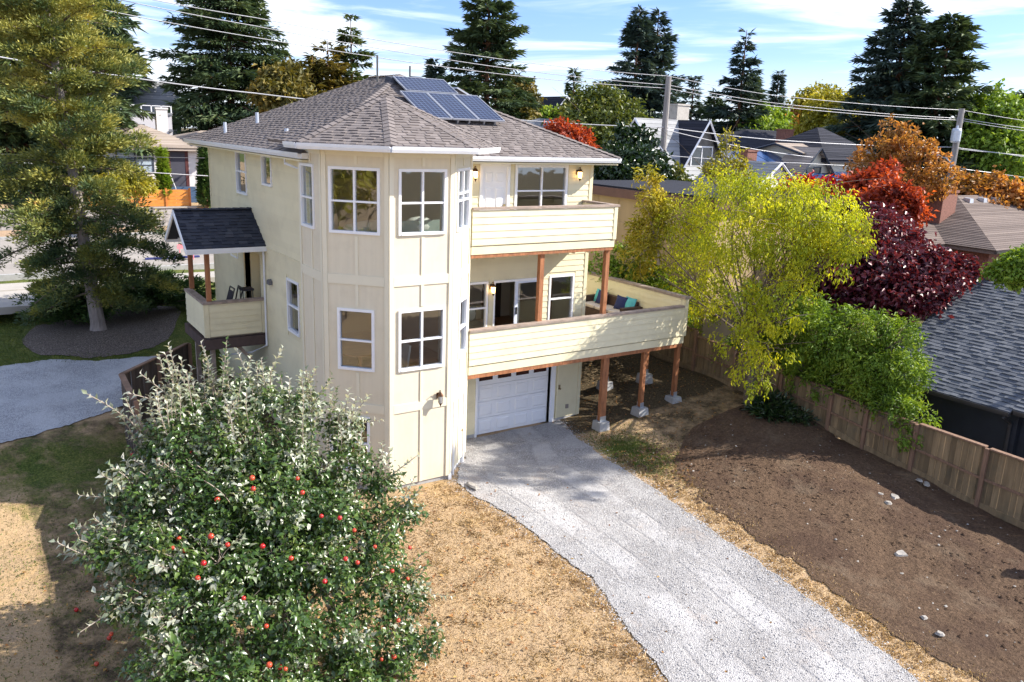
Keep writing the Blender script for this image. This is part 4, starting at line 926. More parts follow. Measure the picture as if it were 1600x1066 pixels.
L_JUN=leafmat('juniper_needles',((0,(.02,.045,.015)),(.5,(.05,.105,.025)),(1,(.12,.19,.045))),.15,.6,nscale=2)
L_WILLOW=leafmat('yellow_green_leaves',((0,(.12,.18,.012)),(.4,(.32,.37,.02)),(.7,(.54,.54,.028)),(1,(.68,.60,.05))),.42,.5,nscale=.9)
L_HEDGE=leafmat('bright_hedge_leaves',((0,(.045,.10,.015)),(.5,(.15,.25,.025)),(1,(.36,.44,.05))),.3,.5,nscale=1.1)
L_BROAD=leafmat('olive_green_leaves',((0,(.03,.05,.012)),(.5,(.10,.13,.025)),(1,(.28,.25,.05))),.25,.5,nscale=.5)
L_YELLOW=leafmat('yellow_autumn_leaves',((0,(.10,.12,.02)),(.5,(.30,.28,.03)),(1,(.55,.42,.05))),.35,.5,nscale=.5)
L_LIME=leafmat('lime_green_leaves',((0,(.06,.12,.015)),(.5,(.17,.27,.03)),(1,(.36,.45,.06))),.3,.5,nscale=.5)
L_ORANGE=leafmat('orange_autumn_leaves',((0,(.14,.10,.02)),(.4,(.33,.16,.04)),(.75,(.52,.22,.06)),(1,(.58,.34,.14))),.35,.5,nscale=.6)
L_REDOR=leafmat('orange_red_leaves',((0,(.10,.012,.01)),(.5,(.34,.05,.02)),(1,(.62,.14,.035))),.35,.5,nscale=.8)
L_RED=leafmat('scarlet_leaves',((0,(.12,.005,.008)),(.5,(.36,.012,.015)),(1,(.60,.04,.04))),.35,.5,nscale=.8)
L_BURG=leafmat('burgundy_leaves',((0,(.022,.006,.013)),(.45,(.09,.013,.027)),(.8,(.22,.03,.045)),(1,(.40,.08,.06))),.25,.4,nscale=.9,under=None,spec=.55)
L_LAUREL=leafmat('dark_laurel_leaves',((0,(.008,.02,.008)),(.6,(.022,.05,.014)),(1,(.07,.11,.03))),.15,.32,nscale=.6,spec=.6)
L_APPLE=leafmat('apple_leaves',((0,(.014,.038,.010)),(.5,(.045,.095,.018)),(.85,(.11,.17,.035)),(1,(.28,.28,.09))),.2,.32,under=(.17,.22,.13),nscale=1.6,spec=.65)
L_APPLET=leafmat('sheen_shoot_leaves',((0,(.09,.14,.06)),(.4,(.28,.32,.22)),(1,(.64,.64,.58))),.25,.35,under=(.52,.52,.49),nscale=1.6,spec=.6)  # paleness paints the sun's sheen on the leaves; undersides are silvery themselves

# ------------------------------------------------------------------ apple tree in the foreground
def apple_tree():
    base=np.array([-3.9,-3.95,tz1(-3.9,-3.95)]);t=thing('apple_tree','large apple tree full of red apples in front of the tower, with upright pale shoots','tree',base)
    ctr=base+np.array([.05,-.3,1.75]);R=np.array([2.55,2.5,1.95])
    mt=MB();mb=MB();stems=[]
    for k in range(7):
        a=k*2*math.pi/7+random.uniform(-.3,.3);e=base+np.array([math.cos(a)*1.0,math.sin(a)*1.0,1.5+random.uniform(-.2,.6)])
        stems.append(limb(mt if k<1 else mb,base+np.array([math.cos(a)*.12,math.sin(a)*.12,0]),e,.06,.035,7,6,.06)[-1])
    mt.tube([base-(0,0,.2),base+(0,0,.25)],[.13,.10],8)
    mt.build('trunk',BARK,t)
    front=[(288,640,13.0,.30),(342,630,13.2,.34),(400,625,13.3,.42),(465,645,13.4,.40),(535,670,13.3,.34),(238,690,12.8,.30),(290,690,12.6,.48),(370,695,12.5,.52),(450,710,12.6,.52),(535,730,12.8,.44),(595,755,12.9,.30),
     (212,760,12.2,.34),(272,775,12.0,.50),(350,785,11.9,.52),(432,795,11.9,.55),(520,800,12.1,.52),(592,825,12.3,.42),(630,800,12.6,.24),(190,850,11.7,.40),(148,868,11.6,.22),(260,862,11.4,.50),(340,880,11.3,.50),(425,870,11.5,.40),(505,885,11.5,.46),(580,895,11.8,.48),(632,925,12.0,.34),
     (205,935,11.2,.36),(280,960,10.9,.50),(362,972,10.8,.50),(450,975,10.9,.50),(540,982,11.1,.50),(612,995,11.4,.40),(662,1003,11.5,.22),(255,1040,10.6,.42),(340,1062,10.4,.5),(440,1062,10.5,.5),(540,1062,10.8,.5),(612,1062,11.1,.36)]
    lobes=[(at(x,y,D_),r,y,x) for x,y,D_,r in front]
    for x,y,D_,r in front[5:30]: lobes.append((at(x,y,D_)+(ctr-at(x,y,D_))*np.array([.5,.8,.25]),r,900,x))
    for i in range(12):
        d=rdir(1,.2)[0];d[1]=abs(d[1]);lobes.append((ctr+d*R*.75,.5,900,400))
    P=[];Dd=[];Nn=[];L=[];Wd=[];P2=[];D2=[];N2=[];L2=[];W2=[]
    def shoot(p,d,Ln,pale):
        n=int(Ln/.045);c=np.array([random.gauss(0,.10),random.gauss(0,.10),0]);pts=[]
        for j in range(n+1):
            s=j/n;pts.append(p+d*Ln*s+c*Ln*s*s)
        mb.tube(pts[::max(1,n//4)]+[pts[-1]],[.007]*(len(pts[::max(1,n//4)]))+[.003],4,cap=False)
        ph=random.random()*6
        for j in range(2,n+1):
            s=j/n;ax=unit(pts[j]-pts[j-1]);a=ph+j*2.4;q=np.cross(ax,(math.cos(a),math.sin(a),.3));q=q/np.linalg.norm(q)
            ang=1.15-.5*s+random.uniform(-.2,.2);dd=ax*math.cos(ang)+q*math.sin(ang);ll=(.125-.05*max(0,s-.7)*2)*random.uniform(.75,1.2)
            A=(P2,D2,N2,L2,W2) if (pale and s>.1) else (P,Dd,Nn,L,Wd)
            A[0].append(pts[j]);A[1].append(dd);A[2].append(ax+np.array([0,0,.3]));A[3].append(ll);A[4].append(ll*.58)
    for c,r,y,x in lobes:
        s=min(stems,key=lambda q:np.linalg.norm(q-c));limb(mb,s,c,.022,.008,5,5,.08)
        for _ in range(5): limb(mb,c,c+rdir(1,.2)[0]*r*1.1,.008,.003,4,3,.1)
        k=11 if y<700 else (5 if y<800 else (3 if x<300 or x>560 else 1))
        if y==900: k=2
        for _ in range(k):
            d=rdir(1,.6)[0];out=unit((c-ctr)*np.array([1,1,.5]));tall=y<760
            dirn=unit(out*(.18 if tall else .6)*np.array([1,1,0])+np.array([0,0,1.0 if tall else .55])+RNG.normal(size=3)*.16);Ln=random.uniform(.25,.62)+(random.random()*.45 if tall and random.random()<.3 else 0)
            shoot(c+d*r*.7,dirn,Ln,(tall and random.random()<.85) or (x<300 and random.random()<.6) or random.random()<.2)
    for x,y,D_ in ((265,540,13.2),(322,540,13.4),(355,565,13.3),(376,552,13.6),(441,545,13.6),(470,580,13.5),(497,575,13.6),(183,622,12.8),(207,612,12.9),(226,585,13.0),(522,597,13.5),(578,618,13.4),(588,655,13.2),(652,712,12.9),(122,858,11.5),(100,868,11.5),(128,985,11.0),(690,1000,11.4),(700,930,11.8),(250,620,12.8),(300,575,13.2),(545,610,13.5)):
        q=at(x,y,D_);i=min(lobes,key=lambda l:np.linalg.norm(l[0]-q))[0];v=q-i;Ln=np.linalg.norm(v);shoot(i+v*.15,v/Ln,Ln*.85,True)
    for c,r,y,x in lobes:
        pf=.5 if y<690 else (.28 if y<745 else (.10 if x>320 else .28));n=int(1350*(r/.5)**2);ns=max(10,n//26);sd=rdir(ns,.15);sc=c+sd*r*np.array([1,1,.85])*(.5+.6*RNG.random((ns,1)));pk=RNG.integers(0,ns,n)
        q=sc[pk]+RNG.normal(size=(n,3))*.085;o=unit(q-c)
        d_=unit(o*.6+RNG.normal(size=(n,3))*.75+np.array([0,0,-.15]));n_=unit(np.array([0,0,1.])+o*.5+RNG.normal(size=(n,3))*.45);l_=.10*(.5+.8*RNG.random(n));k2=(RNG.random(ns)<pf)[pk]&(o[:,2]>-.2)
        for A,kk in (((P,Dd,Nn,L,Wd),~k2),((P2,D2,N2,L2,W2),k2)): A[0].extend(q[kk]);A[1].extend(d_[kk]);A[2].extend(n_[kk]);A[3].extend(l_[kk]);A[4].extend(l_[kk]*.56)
    P=np.array(P);Dd=np.array(Dd);Nn=np.array(Nn);L=np.array(L);Wd=np.array(Wd);k=P[:,2]>base[2]+.15;P,Dd,Nn,L,Wd=P[k],Dd[k],Nn[k],L[k],Wd[k]
    tag(mb.build('branches',BARKL,t),kind='stuff')
    P2,D2,N2,L2,W2=map(np.array,(P2,D2,N2,L2,W2))
    # nearest pale shoot leaves become leaves of their own
    order=np.argsort(((P2-CAM)**2).sum(1));near=order[:300];far=order[300:]
    V,nv,F=leafgeo(np.zeros((1,3)),np.array([[0,1.,0]]),np.array([[0,0,1.]]),np.array([.075]),np.array([.04]),.25,.25,True)
    me=quadmesh('leaf',V,nv,F,np.array([.6]));me.materials.append(L_APPLET)
    for i in near:
        dd=unit(D2[i]);s=unit(np.cross(dd,N2[i]));nn=np.cross(s,dd);k=L2[i]/.075
        o=bpy.data.objects.new('leaf',me);link(o,t,P2[i]);o.rotation_mode='QUATERNION'
        o.rotation_quaternion=Matrix(((s[0],dd[0],nn[0]),(s[1],dd[1],nn[1]),(s[2],dd[2],nn[2]))).to_quaternion();o.scale=(k,k,k)
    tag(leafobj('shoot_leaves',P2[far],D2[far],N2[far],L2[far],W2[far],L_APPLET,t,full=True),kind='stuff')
    tag(leafobj('crown_leaves',P,Dd,Nn,L,Wd,L_APPLE,t,full=True),kind='stuff')
    # apples
    mA,tt,b=newmat('red_apple_skin')
    g=tt.n("ShaderNodeObjectInfo");c=tt.mix(tt.rng(tt.math('ADD',tt.noise(9,3),tt.math('MULTIPLY',g.outputs['Random'],.35)),.50,1.0),(.46,.010,.018),(.55,.10,.04));tt.L(c,b.inputs['Base Color']);b.inputs['Roughness'].default_value=.25
    a=MB();a.lathe((0,0,0),[(.004,.024),(.016,.034),(.032,.026),(.040,.006),(.037,-.014),(.026,-.030),(.010,-.036),(.003,-.032)],12);a.tube([(0,0,.024),(.004,0,.055)],.003,4);ame=a.mesh('apple',smooth=True);ame.materials.append(mA)
    spots=[(342,785),(327,838),(278,838),(272,860),(290,862),(318,878),(232,878),(215,902),(232,908),(310,900),(383,935),(355,853),(412,856),(393,752),(532,808),(552,828),(586,856),(612,895),(557,880),(420,977),(618,968),(552,1022),(600,1030),(612,1028),(447,1050),(425,1042),(440,1040),(316,640),(322,648),(328,655),(320,630),(300,705),(380,690),(400,762),(475,770),(210,715),(498,808),(460,748),(540,870),(170,990),(640,860),(365,720),(505,905),(640,905),(455,870)]
    for x,y in spots:
        x+=random.uniform(-5,5);y+=random.uniform(-5,5);r=ray(x,y)
        o_=(CAM-ctr)/R;dd=r/R;A=dd@dd;B=2*o_@dd;C=o_@o_-random.uniform(.80,.98)**2;disc=B*B-4*A*C
        tt_=(-B-math.sqrt(disc))/(2*A) if disc>0 else -B/(2*A)
        p=CAM+r*tt_;o=bpy.data.objects.new('apple',ame);link(o,t,p);o.rotation_euler=(random.uniform(-.4,.4),random.uniform(-.4,.4),random.random()*6);s=random.uniform(.75,1.05);o.scale=(s,s,s)
    # windfalls on the lawn
    for x,y in ((170,994),(120,960),(150,1030)):
        d=ray(x,y);p=pz(x,y,-.35);p[2]=tz1(p[0],p[1])+.035
        o=bpy.data.objects.new('fallen_apple',ame);link(o,None,p);tag(o,{170:'dull red apple lying on the shaded lawn left of the apple tree',120:'fallen apple farthest left on the shaded lawn',150:'fallen apple nearest the bottom edge on the shaded lawn'}[x],'apple','fallen apples on the lawn')
apple_tree()

# ------------------------------------------------------------------ fences
PLANK=solid('weathered_fence_plank',(.26,.185,.105),.85,.3,2,.5,40,stretch=(5,5,.6),tint=.45,dirt=((.10,.10,.07),.6,1.6))
PLANKD=solid('dark_fence_plank',(.10,.075,.062),.85,.3,2,.5,40,stretch=(5,5,.6),tint=.4)
POSTM=solid('brown_fence_post',(.20,.12,.08),.8,.3,3,.4,30,stretch=(5,5,.6))
def fence_run(name,label,pts,m,mp,w=.14,facing=(-1,0,0),kick=True,mid=True,cap=True,capm=None,thk=.02):
    """pts: list of (x,y,top,post height)"""
    p0=pts[0];t=thing(name,label,'fence',(p0[0],p0[1],tz1(p0[0],p0[1])));n=np.array(facing,float);capm=capm or mp
    for (x0,y0,t0,t1,x1,y1) in [(a[0],a[1],a[2],a[3],b[0],b[1]) for a,b in zip(pts,pts[1:])]:
        a=np.array([x0,y0,0.]);c=np.array([x1,y1,0.]);d=c-a;L=np.linalg.norm(d);d/=L;k=int(L/w)
        F=Frame(a,d,n);ww=L/k
        zz=lambda u:t0+(t1-t0)*u/L
        gz=[tz1(*(a+d*u)[:2]) for u in (0,L)];gb=lambda u:gz[0]+(gz[1]-gz[0])*u/L
        for j in range(k):
            u=j*ww;jt=random.uniform(-.012,.012);h=random.uniform(-.01,.01)
            mb=MB();mb.hexa([F.p(u+.004,gb(u)-.05,.0+jt),F.p(u+ww-.004,gb(u)-.05,.0+jt),F.p(u+ww-.004,gb(u)-.05,-thk+jt),F.p(u+.004,gb(u)-.05,-thk+jt),F.p(u+.004,zz(u)+h,jt),F.p(u+ww-.004,zz(u+ww)+h,jt),F.p(u+ww-.004,zz(u+ww)+h,-thk+jt),F.p(u+.004,zz(u)+h,-thk+jt)]);mb.build('plank',m,t)
        def rail(u0,u1,f0,f1,hh,d0,d1,nm,mm):
            mb=MB();mb.hexa([F.p(u0,f0,d1),F.p(u1,f1,d1),F.p(u1,f1,d0),F.p(u0,f0,d0),F.p(u0,f0+hh,d1),F.p(u1,f1+hh,d1),F.p(u1,f1+hh,d0),F.p(u0,f0+hh,d0)]);mb.build(nm,mm,t)
        if cap: rail(.05,L-.05,t0+.012,t1+.012,.035,-.08,.06,'cap_rail',capm)
        if mid:
            f=.48;rail(.05,L-.05,gz[0]+(t0-gz[0])*f,gz[1]+(t1-gz[1])*f,.06,.014,.05,'middle_rail',mp)
        if kick: rail(.05,L-.05,gz[0]+.0,gz[1]+.0,.16,.016,.045,'kickboard',m)
    for i,q in enumerate(pts):
        g=tz1(q[0],q[1]);top=max(q[2],pts[i-1][3] if i else q[2])+.0
        mb=MB();mb.box(q[0]-.05+n[0]*.03,q[1]-.05+n[1]*.03,g-.3,q[0]+.05+n[0]*.03,q[1]+.05+n[1]*.03,top+.004);mb.build('post',mp,t)
    return t
fx=12.5
ys=[9.5,7.2,4.9,2.6,.85,-1.0,-2.75,-3.9,-5.33,-7.12,-8.95,-10.8,-12.6]
tops=[2.6,2.45,2.2,1.95,1.85,1.66,1.52,1.46,1.45,1.40,1.2,1.0]
fence_run('board_fence','weathered cedar board fence with posts along the right side of the soil yard',[(fx,y,tops[min(i,11)],tops[min(i,11)]-.03) for i,y in enumerate(ys)],PLANK,POSTM)
fence_run('dark_board_fence','dark stained board fence on the left between gravel parking and apple tree',[(-2.5,8.5,2.0,2.0),(-3.6,7.2,2.02,2.04),(-4.68,5.9,2.05,1.95),(-4.70,3.95,1.5,1.5),(-4.70,1.5,1.40,1.40),(-4.7,-.9,1.36,1.36),(-4.7,-2.7,1.30,1.30)],PLANKD,POSTM,facing=(.76,-.64,0) if False else (1,0,0),kick=False,mid=True,capm=solid('fence_cap_wood',(.20,.125,.085),.8,.3,5,.3,40))
# ------------------------------------------------------------------ left conifer, juniper
def pine():
    b=np.array([-4.25,13.9,1.4]);H=15.5
    t=thing('old_pine','tall old pine with yellow-green upper and darker lower needles standing in the mulch bed on the left','tree',b)
    top=b+np.array([-.9,.3,H]);mb=MB();mb.tube([b-(0,0,.3),b+(0,0,.2),b+(top-b)*.15,b+(top-b)*.5,top],[.34,.24,.19,.12,.04],10);mb.build('trunk',solid('grey_pine_bark',(.24,.21,.20),.9,.3,8,.8,30,stretch=(2,2,.4)),t)
    mb=MB();P=[];Dd=[];Nn=[];T_=[]
    n=125
    for i in range(n):
        h=.085+.9*(i/n)+random.uniform(-.01,.01);az=i*2.4+random.uniform(-.5,.5)
        env=1.08 if .10<h<.30 else (.84 if h<.6 else .85*(1-(h-.6)/.45));R=2.7*env*random.uniform(.45,1.12)
        if h<.16: R*=.85
        el=random.uniform(-.12,.22)+(.3*h)-(.25 if h<.3 else 0);d=np.array([math.cos(az)*math.cos(el),math.sin(az)*math.cos(el),math.sin(el)]);o=b+(top-b)*h
        pts=limb(mb,o,o+d*R,.05,.015,5,5,.08,sag=.15*R if h<.35 else 0)
        nc=int(6+R*5.2)
        for j in range(nc):
            s=random.uniform(.22,1.05);k=min(4,int(s*5));p=pts[k]+(pts[k+1]-pts[k])*(s*5-k) if s<1 else pts[-1]
            lat=np.cross(d,(0,0,1));c=p+lat*random.gauss(0,.26)*R*.55+np.array([0,0,random.uniform(-.08,.22)])
            m_=95;r=random.uniform(.20,.40);q=c+rdir(m_)*r*np.array([1.2,1.2,.62])*(RNG.random((m_,1))**.5)
            P.append(q);Dd.append(unit((q-c)+np.array([0,0,.12])+d*.15+RNG.normal(size=(m_,3))*.08));Nn.append(rdir(m_,.6))
            base_t=np.clip(.02+.48*((h-.15)/.35)+random.uniform(-.30,.30),0,.9) if random.random()>.04 else 1.0  # tint climbs with height: sunlit top and shaded lower boughs painted in
            if h<.24: base_t=random.uniform(.0,.4)
            T_.append(np.clip(base_t+RNG.normal(size=m_)*.08,0,1))
    tag(mb.build('branches',BARK,t),kind='stuff')
    P=np.concatenate(P);k=len(P);leafobj('crown',P,np.concatenate(Dd),np.concatenate(Nn),(.135*(.6+.7*RNG.random(k))),.042*(.7+.6*RNG.random(k)),L_PINE,t,np.concatenate(T_),fold=.1,droop=.08)
pine()
def juniper(name,label,c,rx,ry,h,n=6000,m=None,ll=.22,cat='shrub',group=None):
    c=np.array(c,float);t=thing(name,label,cat,c,group);mb=MB();P=[];Dd=[];Nn=[]
    for i in range(70):
        a=random.random()*6.28;s=math.sqrt(random.random());e=c+np.array([math.cos(a)*rx*s,math.sin(a)*ry*s,h*(1.05-.75*s*s)*random.uniform(.7,1.15)]);limb(mb,c,e,.025,.008,4,4,.1)
        k=n//70;q=c+(e-c)*(.35+.75*RNG.random((k,1)))+RNG.normal(size=(k,3))*np.array([.11,.11,.06]);P.append(q);Dd.append(unit((e-c)*np.array([1,1,.7])/np.linalg.norm(e-c)+RNG.normal(size=(k,3))*.35));Nn.append(rdir(k,1.))
    tag(mb.build('branches',BARK,t),kind='stuff');P=np.concatenate(P);k=len(P)
    leafobj('foliage',P,np.concatenate(Dd),np.concatenate(Nn),ll*(.6+.8*RNG.random(k)),ll*.25*(.7+.6*RNG.random(k)),m or L_JUN,t)
juniper('juniper','low spreading green juniper behind the old pine trunk',(-1.9,16.2,1.6),2.4,1.5,1.0,9000)
juniper('juniper','dark juniper spreading left of the old pine trunk',(-4.9,15.3,1.5),1.3,1.2,1.0,5000)
# ------------------------------------------------------------------ willow-like yellow tree in the right yard
b=px(1172,634,11.7);b[2]=tz1(11.7,b[1])
cl=[]
for c in ((12.3,-1.3,6.3),(12.1,-.9,5.4),(12.4,-1.7,5.6)): cl.append((np.array(c),(.75,.75,.6)))
for x,y,D_,r in ((1062,335,27.5,1.0),(1130,305,27,1.15),(1200,312,25.5,1.15),(1275,330,25,1.1),(1325,365,24.5,.9),(1025,375,28,.85),(1085,395,27.5,1.0),(1150,380,25,1.15),(1225,380,24.3,1.1),(1295,395,24.3,.8),(1120,455,25.5,.75),(1165,465,24,.8),(1215,450,23.8,.75),(1250,435,24.3,.6),(1150,530,23.3,.65),(1200,550,22.9,.6),(1185,500,23.4,.65),(1225,500,23.3,.5),(1190,595,22.5,.38),(1160,572,22.7,.36),(1225,300,26,.8),(1105,345,27,.9),(1165,290,26.5,.7),(1338,345,25.4,.55),(1290,305,25.8,.6),(1250,345,24.3,.9),(1060,440,28,.8),(1095,480,27.5,.7),(1015,420,28.5,.7),(1180,340,24.6,.9),(1120,410,26,.8),(1045,480,28.5,.7)):
    c=at(x,y,D_);cl.append((c,(r,r,r*.72)))
broadleaf('yellow_green_tree','large feathery yellow-green tree beside the deck, arching over the fence',b,cl,L_WILLOW,28000,.12,.04,bark=BARK,tr=.17,fork=.45,hang=.35,upb=-.1,twigs=3)
broadleaf('yellow_sapling','thin yellow sapling rising in front of the grey shingled gable house',at(1128,335,40),[(at(x,y,40),(r*.8,r*.8,r)) for x,y,r in ((1135,225,.5),(1140,245,.7),(1125,265,.8),(1150,268,.7),(1112,285,.9),(1155,292,.8),(1170,285,.4))],L_YELLOW,1500,.20,.09,bark=BARKL,tr=.06,twigs=4)
broadleaf('yellow_shoots','loose yellow leafy shoots in front of the tan wall',at(1030,400,27),[(at(x,y,27),(r,r,r*1.2)) for x,y,r in ((1012,285,.35),(1017,310,.4),(1020,345,.55),(1008,370,.5),(1035,330,.45),(1000,400,.6))],L_YELLOW,2600,.16,.06,bark=BARKL,tr=.05)
broadleaf('laurel_shrub','dark green shrub between deck and tan wall',at(985,470,28),[(at(x,y,28),(r,r,r)) for x,y,r in ((935,415,.55),(955,430,.6),(985,440,.8),(1010,455,.8),(1040,470,.8),(1060,500,.7),(975,400,.5),(1000,425,.7))],L_HEDGE,5200,.12,.07,tr=.06,cat='shrub')
# hedge behind the fence
hc=[]
for i in range(80):
    y=1.8-6.3*(i/79)+random.uniform(-.3,.3);x=13.6+random.uniform(-.6,.5);z=random.uniform(1.2,3.6)
    if y<-3.4: z=min(z,2.6)
    hc.append(((x-(.35 if z>2 and y<-1 else 0),y,z),(random.uniform(.40,.62),)*3))
for i in range(26): y=-1.2-4.0*(i/25);hc.append(((12.75+random.uniform(-.35,.3),y,random.uniform(1.55,2.5)-max(0,-y-3.5)*.35),(.36,.36,.40)))
for i in range(12): hc.append(((13.3+random.uniform(-.5,.8),random.uniform(-4.4,1.2),random.uniform(3.0,3.6)-(0 if True else 0)),(.30,.30,.34)))
broadleaf('bamboo_hedge','dense bright green hedge leaning over the board fence',(13.6,-1.5,tz1(13.6,-1.5)),hc,L_HEDGE,52000,.13,.042,tr=.06,cat='hedge',hang=.1)
juniper('fern_clump','dark leafy plant at the foot of the fence below the yellow-green tree',(11.7,-1.35,tz1(11.7,-1.35)),.6,.6,.55,1400,L_LAUREL,.2)
juniper('fern_clump','small leafy plant on the soil right of the yellow-green tree trunk',(12.0,-2.0,tz1(12,-2)),.4,.4,.35,700,L_LAUREL,.16)
# burgundy maple and other autumn trees on the right
def pixclumps(L): return [(at(x,y,D_),(r,r,r*.75)) for x,y,D_,r in L]
broadleaf('burgundy_maple','dark burgundy maple behind the hedge and fence',at(1385,510,31),pixclumps([(1300,430,30,1.2),(1340,400,31,1.2),(1380,380,32,1.2),(1415,380,33,.6),(1360,440,30,1.3),(1405,425,30.5,1.05),(1455,418,31,.9),(1498,432,31,.75),(1320,470,29.5,1.0),(1420,465,29.5,1.0),(1365,345,34,.8),(1335,335,35,.8),(1270,445,30,.8),(1385,350,34,.5),(1470,450,30,.9),(1290,395,31.5,.8),(1525,445,31,.45)]),L_BURG,24000,.19,.13,tr=.16,fork=.3)
broadleaf('scarlet_maple','bright scarlet maple top behind the yellow-green tree',at(1265,350,40),pixclumps([(1262,303,40,.8),(1280,305,40,.7),(1243,302,40,.6),(1293,296,41,.5),(1265,318,39,.8)]),L_RED,4200,.24,.15,tr=.1)
broadleaf('orange_red_maple','orange-red maple between the burgundy maple and the brown roof',at(1400,380,38),pixclumps([(1335,305,40,.8),(1368,295,40,.9),(1392,312,38,.8),(1418,318,38,.65),(1360,322,38,.8),(1380,275,41,.7),(1322,322,39,.7),(1432,338,38,.45),(1345,285,40,.5)]),L_REDOR,6500,.24,.15,tr=.12)
broadleaf('amber_tree','tall amber-orange open tree in front of the white gabled house',at(1410,330,46),pixclumps([(1400,215,47,.55),(1375,232,46,.75),(1418,238,46,.9),(1352,262,46,.8),(1392,262,46,1.0),(1432,262,46,.95),(1462,275,45,.75),(1340,240,47,.4),(1445,232,46,.5),(1412,205,47,.35),(1388,195,47,.35),(1498,268,46,.3),(1368,285,45,.8),(1410,290,45,.8),(1448,295,45,.7),(1470,245,46,.35),(1425,208,47,.3),(1480,292,45,.5)]),L_ORANGE,4800,.22,.12,tr=.12,twigs=10,fork=.45)
broadleaf('rusty_round_tree','rounded rusty-orange tree behind the brown roof house on the right',at(1530,340,52),pixclumps([(1498,306,52,.9),(1520,300,52,1.0),(1548,300,52,1.0),(1575,306,52,.9),(1508,318,51,.8),(1538,318,51,1.0),(1598,314,52,.7)]),L_ORANGE,6500,.28,.18,tr=.16)
broadleaf('garden_shrub','green leafy tree at the right edge below the brown roof',at(1590,440,28),pixclumps([(1560,427,28,.30),(1578,420,28,.42),(1598,412,28,.5),(1620,420,28,.6),(1590,432,27.8,.4)]),L_LIME,4200,.15,.09,tr=.07)
# back row deciduous
broadleaf('olive_tree','rounded olive-green tree behind the white gutter of the cream house',at(940,260,58),pixclumps([(915,175,60,1.6),(945,170,60,1.7),(972,182,60,1.5),(925,205,58,2.2),(960,210,58,2.4),(900,225,57,1.6),(985,215,58,1.6),(940,240,56,2.0),(895,195,59,1.4),(905,245,56,1.5)]),L_BROAD,15000,.32,.2,tr=.25)
broadleaf('rusty_shrub','reddish shrub just above the roof edge',at(890,235,44),pixclumps([(885,212,44,.8),(898,222,44,.8),(875,205,44,.6),(912,232,44,.6)]),L_REDOR,2200,.22,.12,tr=.06)
broadleaf('dark_laurel','dark glossy evergreen beside the utility pole above the tan wall',at(1000,330,40),pixclumps([(985,232,42,.85),(1003,222,42,.7),(970,255,40,.9),(998,258,40,1.0),(1018,262,41,.75),(985,282,39,1.0),(1010,288,40,.9),(962,282,39,.8),(1030,290,41,.6),(978,212,42,.5)]),L_LAUREL,12000,.24,.15,tr=.14)
broadleaf('climbing_shrub','pale leafy shrub at the foot of the near utility pole',at(1050,340,42),pixclumps([(1048,280,42,.7),(1058,300,42,.8),(1045,310,42,.6),(1065,290,42,.4)]),L_BROAD,2200,.22,.14,tr=.05)
for i,(L_,m_,n_,lab) in enumerate((
 ([(805,145,72,1.4),(812,165,72,1.5),(800,180,70,1.5),(820,185,70,1.0)],L_GOLD,4000,'small golden tree at the foot of the tall fir behind the roof'),
 ([(1160,210,95,2.4),(1185,195,95,2.6),(1200,215,92,2.6),(1175,235,90,2.2),(1210,195,95,2.0)],L_LIME,7000,'green tree right of the twin firs behind the shingled house'),
 ([(1255,200,100,2.8),(1245,215,96,2.5),(1235,195,100,2.0)],L_ORANGE,4500,'orange-brown tree on the skyline left of the white gabled house'),
 ([(1280,175,100,2.5),(1265,165,102,2.0),(1295,185,98,2.5),(1285,150,102,1.6)],L_YELLOW,6000,'yellow-green domed tree highest on the skyline centre right'),
 ([(1310,180,88,3),(1335,190,86,3.2),(1360,195,86,2.8),(1300,200,88,3.),(1330,215,84,2.6),(1350,175,88,2.2),(1275,215,88,2.4)],L_YELLOW,11000,'wide yellow-green tree behind the dark roofed white house'),
 ([(1555,175,78,2.),(1570,195,78,2.4),(1545,205,78,2.6),(1565,225,78,2.8),(1540,235,76,2.2),(1585,245,76,1.8),(1550,160,80,1.3)],L_LIME,9000,'light green tree leaning out right of the two big firs'),
 ([(842,184,80,.7),(858,184,80,.75),(872,186,80,.7),(886,188,80,.6),(850,190,80,.8)],L_LIME,3500,'lime green hedge in front of the green gabled house'),
 ([(432,128,62,1.0),(452,140,62,1.2),(440,160,60,1.3),(465,165,60,1.1),(425,150,60,1.0),(458,118,63,.7)],L_GOLD,9000,'bronze-green tree between the big dark fir and the golden cedar'))):
    c=pixclumps(L_);broadleaf('skyline_tree',lab,(c[0][0][0],c[0][0][1],1.8),c,m_,n_,.42,.26,tr=.25,group='trees on the skyline')
# firs
def firpx(lab,xt,yt,D_,R,m,z0=2.,nsp=8000,n_br=95,name='fir_tree',**k):
    top=at(xt,yt,D_);H=top[2]-z0;return conifer(name,lab,(top[0],top[1],z0),H,R,m,'firs and cedars on the skyline',n_br=int(n_br*1.25),nsp=int(nsp*1.25),puff=k.pop('puff',.72),**k)
BIG=dict(spl=.75,spw=.17,tr=.45)
firpx('huge dark fir behind the white house, tallest on the left',350,-95,86,8.2,L_DARKFIR,nsp=30000,n_br=190,t0=.12,p=.55,puff=1.1,**BIG)
firpx('dark fir crowding the top left corner behind the old pine',60,-260,62,6.5,L_DARKFIR,nsp=16000,n_br=150,t0=.1,p=.6,**BIG)
firpx('dark fir partly hidden by the old pine, right of the corner fir',160,-30,92,5.2,L_DARKFIR,nsp=9000,n_br=110,t0=.1,p=.7,**BIG)
firpx('fir at the far left edge behind the parked truck',-20,-120,60,5.5,L_FIR2,nsp=9000,n_br=110,t0=.08,p=.7,**BIG)
firpx('golden cedar left of the slim pointed fir',512,64,74,4.6,L_GOLD,nsp=8000,t0=.05,p=.5,spl=.6,spw=.15)
